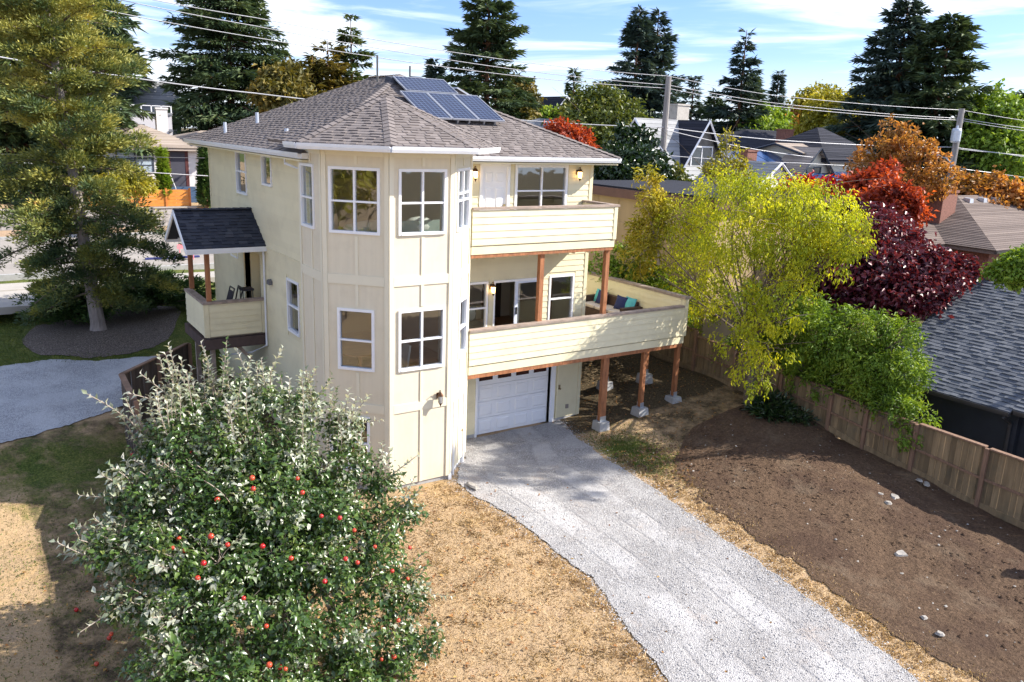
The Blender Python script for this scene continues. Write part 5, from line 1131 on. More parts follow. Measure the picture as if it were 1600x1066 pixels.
firpx('slim pointed fir behind the left end of the roof ridge',548,24,76,5.4,L_FIR2,nsp=8000,t0=.05,p=.78,spl=.6,spw=.14)
firpx('golden cedar with two low tops beside the bronze-green tree',488,88,73,3.4,L_GOLD,nsp=5000,t0=.05,p=.5,spl=.7,spw=.2)
firpx('tall fir behind the solar panels, reaching the top of the frame',765,-25,68,4.6,L_DARKFIR,nsp=16000,n_br=150,t0=.08,p=.42,spl=.62,spw=.15,tr=.4)
firpx('small blue-green fir left of the tall fir behind the solar panels',680,97,70,2.4,L_BLUEFIR,nsp=4500,t0=.1,p=.8,spl=.7,spw=.2)
firpx('dark fir low behind the right side of the solar panels',735,120,66,3.2,L_DARKFIR,nsp=5500,t0=.1,p=.7,spl=.6,spw=.15)
firpx('small slim fir behind the green gabled house',898,110,110,2.4,L_DARKFIR,nsp=2500,t0=.1,p=.8,spl=.9,spw=.25)
firpx('left one of the twin blue-black firs',1000,14,84,5.6,L_BLUEFIR,nsp=12000,n_br=130,t0=.1,p=.75,rag=.3,spl=.72,spw=.16)
firpx('right one of the twin blue-black firs',1030,17,86,5.8,L_BLUEFIR,nsp=12000,n_br=130,t0=.1,p=.75,rag=.3,spl=.72,spw=.16)
firpx('small fir right of the twin firs',1085,120,100,3.2,L_BLUEFIR,nsp=3500,t0=.1,p=.8,spl=.75,spw=.17)
firpx('stubby fir between the twin firs and the tiered fir',1118,145,98,3.4,L_DARKFIR,nsp=3500,t0=.1,p=.6,spl=.75,spw=.17)
firpx('tiered narrow fir standing alone in the middle of the skyline',1167,47,92,4.4,L_BLUEFIR,nsp=8000,n_br=100,t0=.1,p=.8,rag=.4,spl=.75,spw=.17)
firpx('dark fir tucked behind the tiered narrow fir',1178,114,94,4.2,L_DARKFIR,nsp=5000,t0=.1,p=.7,spl=.75,spw=.17)
firpx('lone pointed fir above the solar roofed house',1218,111,115,2.4,L_BLUEFIR,nsp=3200,t0=.1,p=.8,spl=.75,spw=.17)
firpx('tall dark fir left of the pair behind the far utility pole',1422,-10,80,6.4,L_BLUEFIR,nsp=17000,n_br=150,t0=.1,p=.7,rag=.4,**BIG)
firpx('broad dark fir right of the pair behind the far utility pole',1487,26,78,5.6,L_DARKFIR,nsp=17000,n_br=160,t0=.05,p=.5,rag=.35,**BIG)
firpx('dark cedar at the right edge of the frame',1605,145,84,4.6,L_BLUEFIR,nsp=6000,t0=.05,p=.5,spl=.75,spw=.17)
firpx('low dark fir filling the gap under the tall dark fir on the right',1395,110,88,5.0,L_FIR2,nsp=8000,t0=.05,p=.5,spl=.75,spw=.17)
firpx('distant dark fir right of the domed yellow tree',1345,155,120,4.2,L_DARKFIR,nsp=3000,t0=.05,p=.6,spl=1.1,spw=.3)
# cypresses and shrubs before the white house
for (x,yt,D_,R,lab) in ((253,243,54.5,.75,'left cypress column beside the picture window of the white house'),(318,225,54.5,.95,'right cypress column beside the cream house corner')):
    top=at(x,yt,D_);conifer('cypress',lab,(top[0],top[1],3.0),top[2]-3.0,R,L_LIME if x<300 else L_JUN,'cypress columns',n_br=60,nsp=3500,t0=.02,p=.45,up=1.2,down=.9,spl=.3,spw=.12,rag=.1,tr=.1,shape=lambda h:.9*(1-h)**.5)
c=pixclumps([(190,284,50,.6),(212,281,50,.65),(230,288,50,.5),(180,292,49,.6),(205,292,49,.6),(165,288,50,.6),(220,292,49,.6)]);broadleaf('flowering_hedge','yellow-green garden hedge below the picture window of the white house',(c[1][0][0],c[1][0][1],3.0),c,L_YELLOW,5000,.16,.1,tr=.06,cat='hedge')
# tree outside the frame on the right, whose dappled shade lies on the gravel; and trees over the left yard
c=[((21.5+random.uniform(-1.6,1.6),-8.9+random.uniform(-1.5,1.5),13.2+random.uniform(-1.3,1.3)),(.55,.55,.45)) for _ in range(16)]
broadleaf('tall_birch','tall slender tree right of the frame casting dappled shade on the gravel',(22,-9,-.4),c,L_BROAD,3400,.2,.13,tr=.12,fork=.8)
c=[((-21+random.uniform(-3,3),-7+random.uniform(-6,6),4.5+random.uniform(-3,3)),(1.6,1.6,1.3)) for _ in range(16)]
broadleaf('neighbour_tree','leafy tree in the yard left of the camera',(-21,-7,-.8),c,L_YELLOW,9000,.3,.2,tr=.2)
# ================================================================== NEIGHBOURHOOD
def T3(x,y,z,r=0): return Matrix.Translation((x,y,z))@Matrix.Rotation(r,4,'Z')
def courses(mb,P,e,th=.018):
    P=[np.array(p,float) for p in P];u=unit(P[1]-P[0]);n=unit(np.cross(P[1]-P[0],P[-1]-P[0]))
    if n[2]<0:n=-n
    v=np.cross(n,u)
    if v[2]<0:v=-v
    q=[((p-P[0])@u,(p-P[0])@v) for p in P]
    if sum(q[i][0]*q[(i+1)%len(q)][1]-q[(i+1)%len(q)][0]*q[i][1] for i in range(len(q)))<0:q=q[::-1]
    vm=max(c for _,c in q);k=0
    while k*e<vm:
        pl=clip([(-99,k*e),(99,k*e),(99,(k+1)*e+.01),(-99,(k+1)*e+.01)],q)
        if len(pl)>=3:
            top=[P[0]+u*x+v*y+n*(th*(1-(y-k*e)/(e+.01))+.03) for x,y in pl];bot=[P[0]+u*x+v*y for x,y in pl];m=len(pl)
            mb._add(top+bot,[tuple(range(m))]+[(j,(j+1)%m,m+(j+1)%m,m+j) for j in range(m)])
        k+=1
def bhouse(name,label,c,L,Wd,h,slope,wallm,roofm,wins=(),ridge='x',roof='gable',oh=.4,e=.2,parent=None,trim=WHITE,group=None,winm=None,cat='house',courses_wall=None):
    """c: centre of the footprint at ground level; L along x, Wd along y"""
    x0,y0,z0=map(float,c);t=parent or thing(name,label,cat,(x0,y0,z0),group)
    hx,hy=L/2,Wd/2;mb=MB();mb.box(x0-hx,y0-hy,z0-1,x0+hx,y0+hy,z0+h);mb.build('wall',wallm,t)
    if courses_wall:
        mb=MB();z=z0
        while z<z0+h-.05:
            for F_,l in ((Frame((x0-hx,y0-hy,0),(1,0,0)),L),(Frame((x0-hx,y0+hy,0),(0,-1,0)),Wd)): wedge(mb,F_,0,l,z,min(z+courses_wall,z0+h),.03,.004)
            z+=courses_wall
        mb.build('wall_courses',wallm,t)
    ze=z0+h;a,b_,c_,d=(x0-hx-oh,y0-hy-oh),(x0+hx+oh,y0-hy-oh),(x0+hx+oh,y0+hy+oh),(x0-hx-oh,y0+hy+oh);E=lambda p,z:(p[0],p[1],z)
    zb=ze-slope*oh if roof=='gable' else ze-.02
    mb=MB()
    if roof=='gable' and ridge=='x':
        zr_=zb+slope*(hy+oh);r0_,r1_=(a[0],y0,zr_),(b_[0],y0,zr_)
        courses(mb,[E(a,zb),E(b_,zb),r1_,r0_],e);courses(mb,[E(c_,zb),E(d,zb),r0_,r1_],e)
        g=MB();
        for x in (x0-hx,x0+hx-.1): g=MB();g.prism([(x,y0-hy,ze-.01),(x,y0+hy,ze-.01),(x,y0,ze+slope*hy)],(.1,0,0));g.build('gable_wall',wallm,t)
        rk=[(E(a,zb),r0_),(E(d,zb),r0_),(E(b_,zb),r1_),(E(c_,zb),r1_)]
    elif roof=='gable':
        zr_=zb+slope*(hx+oh);r0_,r1_=(x0,a[1],zr_),(x0,c_[1],zr_)
        courses(mb,[E(a,zb),r0_,r1_,E(d,zb)][::1] if False else [E(d,zb),E(a,zb),r0_,r1_],e);courses(mb,[E(b_,zb),E(c_,zb),r1_,r0_],e)
        g=MB()
        for y in (y0-hy,y0+hy-.1): g=MB();g.prism([(x0-hx,y,ze-.01),(x0+hx,y,ze-.01),(x0,y,ze+slope*hx)],(0,.1,0));g.build('gable_wall',wallm,t)
        rk=[(E(a,zb),r0_),(E(b_,zb),r0_)]
        if courses_wall:
            mb2=MB();z=ze;F_=Frame((x0-hx,y0-hy,0),(1,0,0))
            while z<ze+slope*hx-.2:
                i=(z-ze)/slope;i2=(z+courses_wall-ze)/slope;wedge(mb2,F_,i2,L-i2,z,z+courses_wall,.03,.004);z+=courses_wall
            mb2.build('gable_courses',wallm,t)
    else:
        k=min(hx,hy)+oh;zr_=ze+slope*k
        if hx>hy:r0_,r1_=(a[0]+k,y0,zr_),(b_[0]-k,y0,zr_);courses(mb,[E(a,ze),E(b_,ze),r1_,r0_],e);courses(mb,[E(c_,ze),E(d,ze),r0_,r1_],e);courses(mb,[E(d,ze),E(a,ze),r0_],e);courses(mb,[E(b_,ze),E(c_,ze),r1_],e)
        else:r0_,r1_=(x0,a[1]+k,zr_),(x0,c_[1]-k,zr_);courses(mb,[E(a,ze),E(b_,ze),r0_],e);courses(mb,[E(c_,ze),E(d,ze),r1_],e);courses(mb,[E(d,ze),E(a,ze),r0_,r1_],e);courses(mb,[E(b_,ze),E(c_,ze),r1_,r0_],e)
        mb.box(a[0]+.05,a[1]+.05,ze-.16,c_[0]-.05,c_[1]-.05,ze-.01);rk=[]
    mb.build('roof',roofm,t)
    if rk:
        for p,q in rk:
            mb=MB();p=np.array(p);q=np.array(q);mb.tube([p+(0,0,-.02),q+(0,0,-.02)],.07,4);mb.build('rake_trim',trim,t)
    for w in wins: bwin(t,x0,y0,z0,hx,hy,*w,trim=trim)
    return t
def bwin(t,x0,y0,z0,hx,hy,side,u,z,w,h,nv=1,nh=0,trim=WHITE,glass=None):
    F={'f':Frame((x0-hx,y0-hy,0),(1,0,0)),'l':Frame((x0-hx,y0+hy,0),(0,-1,0)),'r':Frame((x0+hx,y0-hy,0),(0,1,0))}[side]
    z=z0+z;mb=MB();k=.08
    wbox(mb,F,u-k,u,z-k,z+h+k,.0,.07);wbox(mb,F,u+w,u+w+k,z-k,z+h+k,.0,.07);wbox(mb,F,u,u+w,z+h,z+h+k,.0,.069);wbox(mb,F,u,u+w,z-k,z,.0,.08)
    for i in range(nv): a=u+w*(i+1)/(nv+1);wbox(mb,F,a-.03,a+.03,z,z+h,.02,.06)
    for i in range(nh): a=z+h*(i+1)/(nh+1);wbox(mb,F,u,u+w,a-.025,a+.025,.02,.058)
    wn_=mb.build('window',trim,t);mb=MB();wbox(mb,F,u,u+w,z,z+h,.0,.03);mb.build('pane',glass or GLASSD,wn_)
def bchimney(t,x,y,z0,z1,w,d,m): 
    mb=MB();mb.box(x-w/2,y-d/2,z0,x+w/2,y+d/2,z1);mb.box(x-w/2-.05,y-d/2-.05,z1,x+w/2+.05,y+d/2+.05,z1+.12);return mb.build('chimney',m,t)
PALE=solid('pale_stucco',(.62,.60,.60),.8,.05);LILAC=solid('pale_lap_siding',(.50,.49,.52),.7,.05);GREYSH=solid('grey_wall_shingle',(.20,.185,.165),.85,.25,4,.4,30,tint=.35)
GREENW=solid('pale_green_siding',(.42,.44,.26),.7,.08);CREAMW=solid('cream_stucco',(.58,.54,.44),.8,.05);NAVYW=solid('dark_navy_siding',(.022,.028,.042),.6,.15,2)
R_TAN=shinglemat('tan_shingle',(.24,.20,.17),(.30,.26,.22),(.36,.31,.27));R_DARK=shinglemat('dark_shingle',(.012,.014,.022),(.020,.022,.032),(.03,.032,.045));R_BRN=shinglemat('brown_shingle',(.10,.08,.072),(.13,.105,.095),(.165,.135,.12));R_LGREY=shinglemat('light_grey_shingle',(.19,.20,.21),(.24,.25,.26),(.30,.31,.32));R_BLUE=shinglemat('blue_grey_shingle',(.05,.07,.11),(.07,.10,.16),(.10,.13,.19))
BRICK=solid('red_brick',(.22,.10,.075),.9,.3,12,.3,40);FRAMED=solid('dark_window_trim',(.04,.05,.07),.5)
LACE=solid('lace_curtain_glass',(.38,.46,.55),.3,.25,6)
# terrace and retaining wall across the street
mb=MB();mb.box(-60,37.25,1.5,16,95,3.12);struct(mb.build('raised_yard',GRD))
flat('verge',-60,90,33.6,36.9,2.06,DIRTM)
rw=thing('retaining_wall','low pale stone retaining wall under the orange fence across the street','wall',(1,37,2))
STONEM=solid('pale_stone',(.40,.38,.37),.9,.3,5,.6,20,tint=.3)
for r in range(3):
    x=-9.0+random.random()*.5
    while x<4.2:
        w=random.uniform(.45,.8);mb=MB();mb.box(x,36.95+random.uniform(-.02,.02),1.95+r*.39,min(x+w-.02,4.25),37.24,1.95+r*.39+.375);mb.build('stone_block',STONEM,rw);x+=w
mb=MB();mb.box(-9.2,36.9,3.12,4.3,37.3,3.2);mb.build('coping',WALKM,rw)
OF=solid('orange_stained_fence',(.62,.24,.045),.5,.15,3,.1,30,tint=.15)
of=thing('plank_fence','bright orange horizontal plank fence on top of the retaining wall','fence',(0,37.1,3.2))
xs=[py(a,300,37.1)[0] for a in (135,175,217,259,296)]
for a,b_ in zip(xs,xs[1:]):
    for k in range(5): mb=MB();mb.box(a+.06,37.08,3.22+k*.2,b_-.06,37.12,3.22+k*.2+.19);mb.build('plank',OF,of)
for a in xs: mb=MB();mb.box(a-.055,37.03,3.2,a+.055,37.15,4.30);mb.build('post',solid('orange_post',(.50,.17,.035),.6,.15),of)
of2=thing('plank_fence','short orange fence return between the white house steps and the cream house','fence',(5.3,37.4,3.2))
a=py(318,300,37.4)[0]
for k in range(6): mb=MB();mb.box(a,37.38,3.2+k*.19,a+1.6,37.42,3.2+k*.19+.18);mb.build('plank',OF,of2)
for q in (a,a+.5,a+1.6): mb=MB();mb.box(q-.06,37.32,3.2,q+.06,37.44,4.45);mb.build('post',solid('orange_post',(.50,.17,.035),.6,.15),of2)
# white bungalow
YW=42.;xl=py(165,250,YW)[0];xr=py(306,250,YW)[0];zb=3.12;ze=py(250,231,YW)[2]
wh=thing('white_bungalow','white bungalow with tan hip roof, picture window and dark door across the street','house',((xl+xr)/2,YW+4,zb))
bhouse('', '',((xl+xr)/2,YW+4.2,zb),xr-xl,8.4,ze-zb,.42,PALE,R_TAN,parent=wh,roof='hip',oh=.55,e=.17)
bhouse('', '',(xr+2.2,YW+6.5,zb),7.5,7,ze-zb,.26,PALE,R_TAN,parent=wh,roof='hip',oh=.5,e=.17)
u=py(183,250,YW)[0]-xl;u2=py(238,250,YW)[0]-xl;za=py(200,268,YW)[2]-zb;zt_=py(200,238,YW)[2]-zb
bwin(wh,(xl+xr)/2,YW+4.2,zb,(xr-xl)/2,4.2,'f',u,za,u2-u,zt_-za,nv=1,nh=2,trim=FRAMED,glass=LACE)
u=py(266,250,YW)[0];u2=py(289,250,YW)[0];zt_=py(280,237,YW)[2]
mb=MB();mb.box(u-.12,YW-.05,zb+.9,u,YW,zt_+.1);mb.box(u2,YW-.05,zb+.9,u2+.2,YW,zt_+.1);mb.box(u,YW-.05,zt_,u2,YW,zt_+.1);dd=mb.build('door',solid('oxblood_trim',(.08,.02,.02),.6),wh);mb=MB();mb.box(u,YW-.03,zb+.9,u2,YW-.001,zt_);mb.build('door_leaf',solid('dark_grey_door',(.05,.05,.07),.6),dd)
for k in range(5): mb=MB();mb.box(u-.1,YW-.35*(5-k)-.05,zb,u2+.5,YW-.35*(4-k)-.06,zb+.18*(k+1));mb.build('step',solid('blue_painted_step',(.05,.09,.16),.6,.1),wh)
for q in (u-.15,u2+.55):
    mb=MB();mb.tube([(q,YW-1.9,zb),(q,YW-1.9,zb+.95),(q,YW-.2,zb+1.85),(q,YW-.2,zb+.9)],.025,5);mb.build('handrail',solid('white_rail',(.6,.6,.6),.5),wh)
q=py(252,185,47);bchimney(wh,q[0],47,6.5,py(252,171,47)[2],.75,.6,PALE)
# pale two-storey house and grey roof behind it
q0,q1=py(140,180,58),py(268,180,58);zt_=py(200,163,58)[2]
hh=bhouse('pale_house','pale lilac two storey flat roofed house behind the white bungalow','' if False else ((q0[0]+q1[0])/2,62,3),q1[0]-q0[0],8,zt_-3-.6,.02,LILAC,R_LGREY,[('f',q1[0]-q0[0]-4.6,zt_-3-2.6,2.4,1.0,1,0),('f',.8,zt_-3-2.6,1.6,1.0,1,0)],roof='hip',oh=.1,trim=FRAMED)
mb=MB();mb.box(q0[0],57.9,zt_-.75,q1[0],57.99,zt_-.6);mb.box(q0[0],57.8,zt_-2.05,q1[0],57.99,zt_-1.85);mb.build('cornice',solid('slate_trim',(.16,.17,.2),.6),hh)
for k in range(9): x=q0[0]+(q1[0]-q0[0])*k/8;mb=MB();mb.box(x-.04,58,zt_-.6,x+.04,58.08,zt_);mb.build('railing_post',WHITE,hh)
mb=MB();mb.box(q0[0],58,zt_-.06,q1[0],58.06,zt_);mb.build('railing',WHITE,hh)
q=py(218,118,72);bhouse('grey_roof_house','grey roofed house high behind the pale lilac house, half hidden by firs',(q[0]-1,76,3),9,8,q[2]-3-3.2,.7,LILAC,R_LGREY,roof='gable',ridge='x')
# near dark house
nd=thing('navy_house','dark navy house with grey shingle roof just beyond the fence on the right','house',(18,-7,-.7))
eX,eZ,rX,rZ=15.0,1.69,20.2,4.29;y0_,y1_=-13.5,-2.2
roofplane(nd,[(eX,y1_,eZ),(eX,-6.35,eZ),(rX,-6.35,rZ),(rX,y1_,rZ)],SH_GREY,e=.16,tab=.45,th=(.012,.03))
roofplane(nd,[(eX+.12,-6.352,eZ+.06),(eX+.12,y0_,eZ+.06),(rX,y0_,rZ),(rX,-6.352,rZ)],SH_GREY,e=.16,tab=.45,th=(.012,.03))
flush(nd)
mb=MB();courses(mb,[(rX+5.2,y0_,eZ),(rX+5.2,y1_,eZ),(rX,y1_,rZ),(rX,y0_,rZ)],.3);mb.build('rear_roof',SH_GREY,nd)
mb=MB();mb.box(15.6,-6.35,-1.5,24.6,-2.6,1.9);mb.box(15.8,-13,-1.5,24.6,-6.351,1.9);mb.build('wall',NAVYW,nd)
mb=MB();mb.prism([(15.6,-2.7,1.89),(24.8,-2.7,1.89),(20.2,-2.7,4.15)],(0,.1,0));mb.build('gable_wall',NAVYW,nd)
DG=solid('dark_gutter',(.05,.05,.055),.4)
gutter(nd,(eX,-6.35,eZ+.0),(eX,y1_,eZ),(-1,0,0),m=DG);gutter(nd,(eX+.12,y0_,eZ+.06),(eX+.12,-6.4,eZ+.06),(-1,0,0),m=DG)
pipe([(15.05,-6.2,1.5),(15.5,-6.2,1.25),(15.55,-6.2,-1)],'downspout',nd,DG,.045)
for z in np.arange(-.9,1.6,.22):
    mb=MB();wedge(mb,Frame((15.6,-2.6,0),(0,-1,0)),0,3.75,z,z+.22,.02,.004);wedge(mb,Frame((15.8,-6.36,0),(0,-1,0)),0,6.6,z,z+.22,.02,.004);mb.build('siding_board',NAVYW,nd)
# tan wall building beyond the fence
TANW=solid('tan_stucco_wall',(.37,.27,.155),.85,.1,1.2,.2,40,stretch=(2,2,.3));BRC=solid('brown_fascia',(.12,.06,.045),.6,.15)
tb=thing('tan_garage','tall windowless tan building with brown flat roof edge behind the deck','garage',(17,7,1))
mb=MB();mb.box(13.5,3.3,.2,19.5,11.5,6.1);mb.build('wall',TANW,tb)
for y in np.arange(3.3,11.4,1.22): mb=MB();mb.box(13.485,y,.3,13.499,y+1.19,6.06);mb.build('panel',TANW,tb)
mb=MB();mb.box(13.25,3.05,6.12,19.7,11.7,6.45);mb.build('fascia',BRC,tb)
mb=MB();mb.box(13.35,3.15,6.45,19.6,11.6,6.52);mb.build('roof',R_DARK,tb)
# grey shingled Tudor-like gable house
P1=at(1110,189,53);P2=px(1065,187,P1[0]);zr_=P1[2];g0=1.6;Wg=4.6;sl=1.5;hE=zr_-sl*(Wg/2+.35)-g0+sl*.35
Lg=P2[1]-P1[1]
td=bhouse('shingled_gable_house','grey shingled house with steep navy gables behind the near utility pole',(P1[0],(P1[1]+P2[1]+3)/2,g0),Wg,Lg+3-.8,hE,sl,GREYSH,R_DARK,[('f',1.35,hE+.5,1.7,1.35,1,0),('f',1.0,hE-3.0,2.2,1.3,1,0)],ridge='y',oh=.4,e=.2,courses_wall=.3)
X1=py(1005,185,P2[1])[0]
bhouse('','',((X1+P2[0]+2)/2,P2[1]+.3,g0),P2[0]-X1+2,7.2,zr_-g0-1.15*3.6,1.15,GREYSH,R_LGREY,[('l',2.6,2.6,1.2,1.4,0,1)],parent=td,ridge='x',oh=.4,e=.3)
q=at(1062,205,54.5);bhouse('','',(q[0],q[1],g0),2.0,3.0,q[2]-g0-.4-1.3,1.4,GREYSH,R_DARK,[('f',.55,q[2]-g0-1.9,.8,.8,1,0)],parent=td,ridge='y',oh=.3,e=.2,courses_wall=.3)
q=at(1061,172,64);bchimney(td,q[0],q[1],6,q[2]+.3,1.2,.9,solid('pale_chimney_stone',(.45,.42,.38),.9,.2))
# green gabled house
P1=at(882,151,88);P2=px(848,153,P1[0]);sl=1.1;Wg=7;
gh=bhouse('green_gabled_house','pale green house with steep navy gable roof on the skyline',(P1[0],(P1[1]+P2[1])/2,2.2),Wg,P2[1]-P1[1],P1[2]-2.2-sl*(Wg/2),sl,GREENW,R_DARK,[('f',2.3,P1[2]-2.2-sl*3.5-.3,2.4,1.1,1,0)],ridge='y',oh=.5,e=.24)
q=at(902,158,92);bhouse('','',(q[0]+1,q[1]+1,2.2),6,7,q[2]-2.2-1.8,.6,GREENW,R_LGREY,[('f',1,q[2]-2.2-3.3,2.0,1.1,1,0)],parent=gh,ridge='x',oh=.5,e=.24)
# low roof with chimney just over the ridge line
q=at(850,200,60);lh=bhouse('low_grey_house','low grey roofed house with a brick chimney just above the roof edge',(q[0],q[1],1.8),8,7,q[2]-1.8-1.0,.4,PALE,R_LGREY,roof='hip',oh=.5,e=.22)
q=at(874,195,58);bchimney(lh,q[0],q[1],4,at(874,188,58)[2],.6,.6,BRICK)
# solar roofed house
q=at(1228,258,60);sh=bhouse('solar_roof_house','blue-grey roofed house covered with solar panels behind the yellow-green tree',(q[0],q[1]+1.5,.8),9.5,9,q[2]-.8-.9,.38,PALE,R_BLUE,ridge='x',roof='gable',oh=.4,e=.22)
SLF=solid('blue_solar_sheet',(.02,.05,.14),.15,.3,2,spec=.7)
x0_,y0_,zz=q[0],q[1]+1.5,q[2]-.9
for i in range(5):
    for j in range(2):
        if i==1 and j==0: continue
        a=x0_-4.2+i*1.75;yy=y0_-4.3+j*2.0;z_=lambda y:zz+(y-(y0_-4.5))*.38+.16
        mb=MB();mb.hexa([(a,yy,z_(yy)-.03),(a+1.65,yy,z_(yy)-.03),(a+1.65,yy+1.85,z_(yy+1.85)-.03),(a,yy+1.85,z_(yy+1.85)-.03),(a,yy,z_(yy)+.03),(a+1.65,yy,z_(yy)+.03),(a+1.65,yy+1.85,z_(yy+1.85)+.03),(a,yy+1.85,z_(yy+1.85)+.03)]);mb.build('solar_panel',SLF,sh)
q=at(1168,250,56);bchimney(sh,q[0],q[1],3,at(1168,237,56)[2],.9,.7,BRICK)
q=at(1216,262,44);bhouse('white_gable_shed','small white gabled outbuilding in front of the solar roofed house',(q[0],q[1]+2,.6),3.4,4,q[2]-.6-1.05,.75,solid('bright_white_siding',(.78,.78,.80),.6,.03),R_LGREY,ridge='y',oh=.2,e=.22,cat='outbuilding')
# dark roofs behind
q=at(1205,222,76);dh=bhouse('dark_roof_house','dark roofed house with brick chimney behind the solar roofed house',(q[0]+2,q[1]+3,1.2),12,8,q[2]-1.2-.6,.35,CREAMW,R_DARK,roof='hip',oh=.5,e=.24)
q=at(1226,214,75);bchimney(dh,q[0],q[1],4,at(1226,204,75)[2],1.1,.9,BRICK)
q=at(1140,228,75);bhouse('grey_gable_house','pale grey roofed house glimpsed right of the shingled gable house',(q[0],q[1]+3,1.5),9,7,q[2]-1.5-1,.4,PALE,R_LGREY,roof='gable',ridge='x')
# white gabled house
q=at(1330,206,62);wz=1.2;hW=q[2]-wz-2.6
wg=bhouse('white_gabled_house','white house with dark hip roof behind the amber tree',(q[0]+.6,q[1]+3,wz),6.6,6,hW+.7,.6,CREAMW,R_DARK,[('f',.6,hW-1.6,.9,1.4,0,1),('f',3.4,hW-1.6,.9,1.5,0,1),('f',4.7,hW-1.6,.9,1.5,0,1)],roof='hip',oh=.5,e=.22,trim=FRAMED)
q=at(1318,238,57);bhouse('','',(q[0]+.5,q[1]+3.2,wz),3.6,1.6,q[2]-wz-1.6,1.0,CREAMW,R_TAN,[('f',1.1,q[2]-wz-2.4,1.3,1.3,1,0)],parent=wg,ridge='y',oh=.4,e=.22,trim=FRAMED)
q=at(1290,232,60);bhouse('','',(q[0],q[1]+2.5,wz),3.6,4,q[2]-wz-.3,.25,CREAMW,R_TAN,[('f',1.1,q[2]-wz-2.0,.8,1.2,0,1)],parent=wg,ridge='x',oh=.35,e=.22,trim=FRAMED)
# brown roofed house on the right
C1=at(1556,393,42);bz=.2;be=C1[2]-bz
bh=thing('brown_roof_house','brown hip roofed house with tall brick chimney on the right','house',(C1[0]+6,C1[1]+4,bz))
bhouse('','',(C1[0]+.5+7.5,C1[1]+.5+4.2,bz),15,8.4,be,.42,BRICK,R_BRN,parent=bh,roof='hip',oh=.5,e=.16)
bhouse('','',(C1[0]-2.0,C1[1]+6.6,bz),9,7.6,be,.42,BRICK,R_BRN,parent=bh,roof='hip',oh=.5,e=.16)
q=at(1466,330,46);ch_=bchimney(bh,q[0],q[1],q[2]-1.2,at(1466,300,46)[2],1.25,1.0,BRICK)
for k in range(6):
    x=C1[0]+4.6+k*1.35;y=C1[1]+3.9;z=C1[2]+.42*3.9+.1;mb=MB();mb.hexa([(x,y,z-.05),(x+.35,y,z-.05),(x+.35,y+.35,z+.06),(x,y+.35,z+.06),(x+.02,y+.02,z+.17),(x+.33,y+.02,z+.17),(x+.33,y+.35,z+.2),(x,y+.35,z+.2)]);mb.build('roof_vent',GALV,bh)
mb=MB();gp=(C1[0]+.1,C1[1]+.0,C1[2]);gutter(bh,(C1[0],C1[1]+.0,C1[2]),(C1[0]+16,C1[1],C1[2]),(0,-1,0),m=DG)
q=at(1590,318,62);bhouse('blue_roof_house','small blue-grey roof peeping out beyond the brown roofed house',(q[0]+3,q[1]+3,.5),12,8,q[2]-.5-1,.35,PALE,R_BLUE,roof='hip',e=.22)
q=at(1565,266,90);bhouse('light_grey_roof_house','light grey flat hip roofed house at the right edge beyond the far utility pole',(q[0]+3,q[1]+3,.8),17,10,q[2]-.8-1.3,.3,PALE,R_LGREY,roof='hip',e=.24)

# ------------------------------------------------------------------ utility poles and wires
POLEM=solid('grey_pole_wood',(.26,.24,.23),.85,.25,2,.4,20,stretch=(4,4,.4));WIREM=solid('aluminium_wire',(.50,.50,.52),.4,.05,metal=.3);WIRED=solid('dark_cable',(.10,.10,.11),.5,.05)
CER=solid('grey_ceramic',(.45,.46,.48),.3,.1)
def pole(lab,xt,yt,D_,r,z0,trans=None,lamp=None,cross=True):
    p=at(xt,yt,D_);t=thing('utility_pole',lab,'utility pole',(p[0],p[1],z0),'utility poles along the street')
    mb=MB();mb.tube([(p[0],p[1],z0-.5),tuple(p)],[r*1.15,r*.8],10);mb.build('shaft',POLEM,t)
    if cross:
        for dz in (.3,1.0):
            mb=MB();mb.tube([(p[0],p[1],p[2]-dz),(p[0]+.25,p[1]-.1,p[2]-dz+.1)],.05,6);mb.build('insulator',CER,t)
    if trans:
        q=at(trans[0],trans[1],D_-.5);mb=MB();mb.lathe((q[0],q[1],q[2]-.55),[(.01,0),(.30,.02),(.33,.12),(.33,.85),(.27,1.0),(.08,1.03),(.06,1.2)],14);mb.build('transformer',GALV,t)
    if lamp:
        a,bq,c=[at(x,y,D_-1) for x,y in lamp];mb=MB();mb.tube([a,bq,c],[.05,.045,.04],6);mb.build('lamp_arm',GALV,t)
        mb=MB();d=unit(c-bq);mb.tube([c-d*.1,c+d*.35,c+d*.6],[.06,.14,.04],8);mb.build('lamp_head',GALV,t)
    return p
PA=pole('near utility pole with street lamp arm rising beside the shingled gable house',1045,120,50,.20,1.8,lamp=((1041,243),(1030,228),(1014,221)))
PB=pole('far utility pole with grey transformer can on the right',1503,170,68,.24,1.0,trans=(1494,211),lamp=((1491,259),(1478,247),(1468,244)))
PC=pole('distant thin utility pole right of the tiered fir',1177,168,100,.16,1.5,cross=False,trans=(1172,193),lamp=((1176,215),(1170,208),(1162,206)))
def wire(lab,pts,r=.022,m=WIREM):
    r=r*.72
    P=[at(*p) for p in pts];L=[]
    for a,c in zip(P,P[1:]):
        n=14;sg=np.linalg.norm(c-a)*.006
        for i in range(n+(1 if c is P[-1] else 0)): s=i/n;L.append(a+(c-a)*s-np.array([0,0,4*sg*s*(1-s)]))
    mb=MB();mb.tube(L,r,4);o=mb.build('overhead_wire',m);tag(o,lab,'wire','overhead wires along the street')
wire('topmost overhead wire running across the whole sky to both poles',((150,-18,34),(400,28,37),(800,95,44),(1044,119,50),(1200,148,54),(1502,172,68),(1640,194,72)))
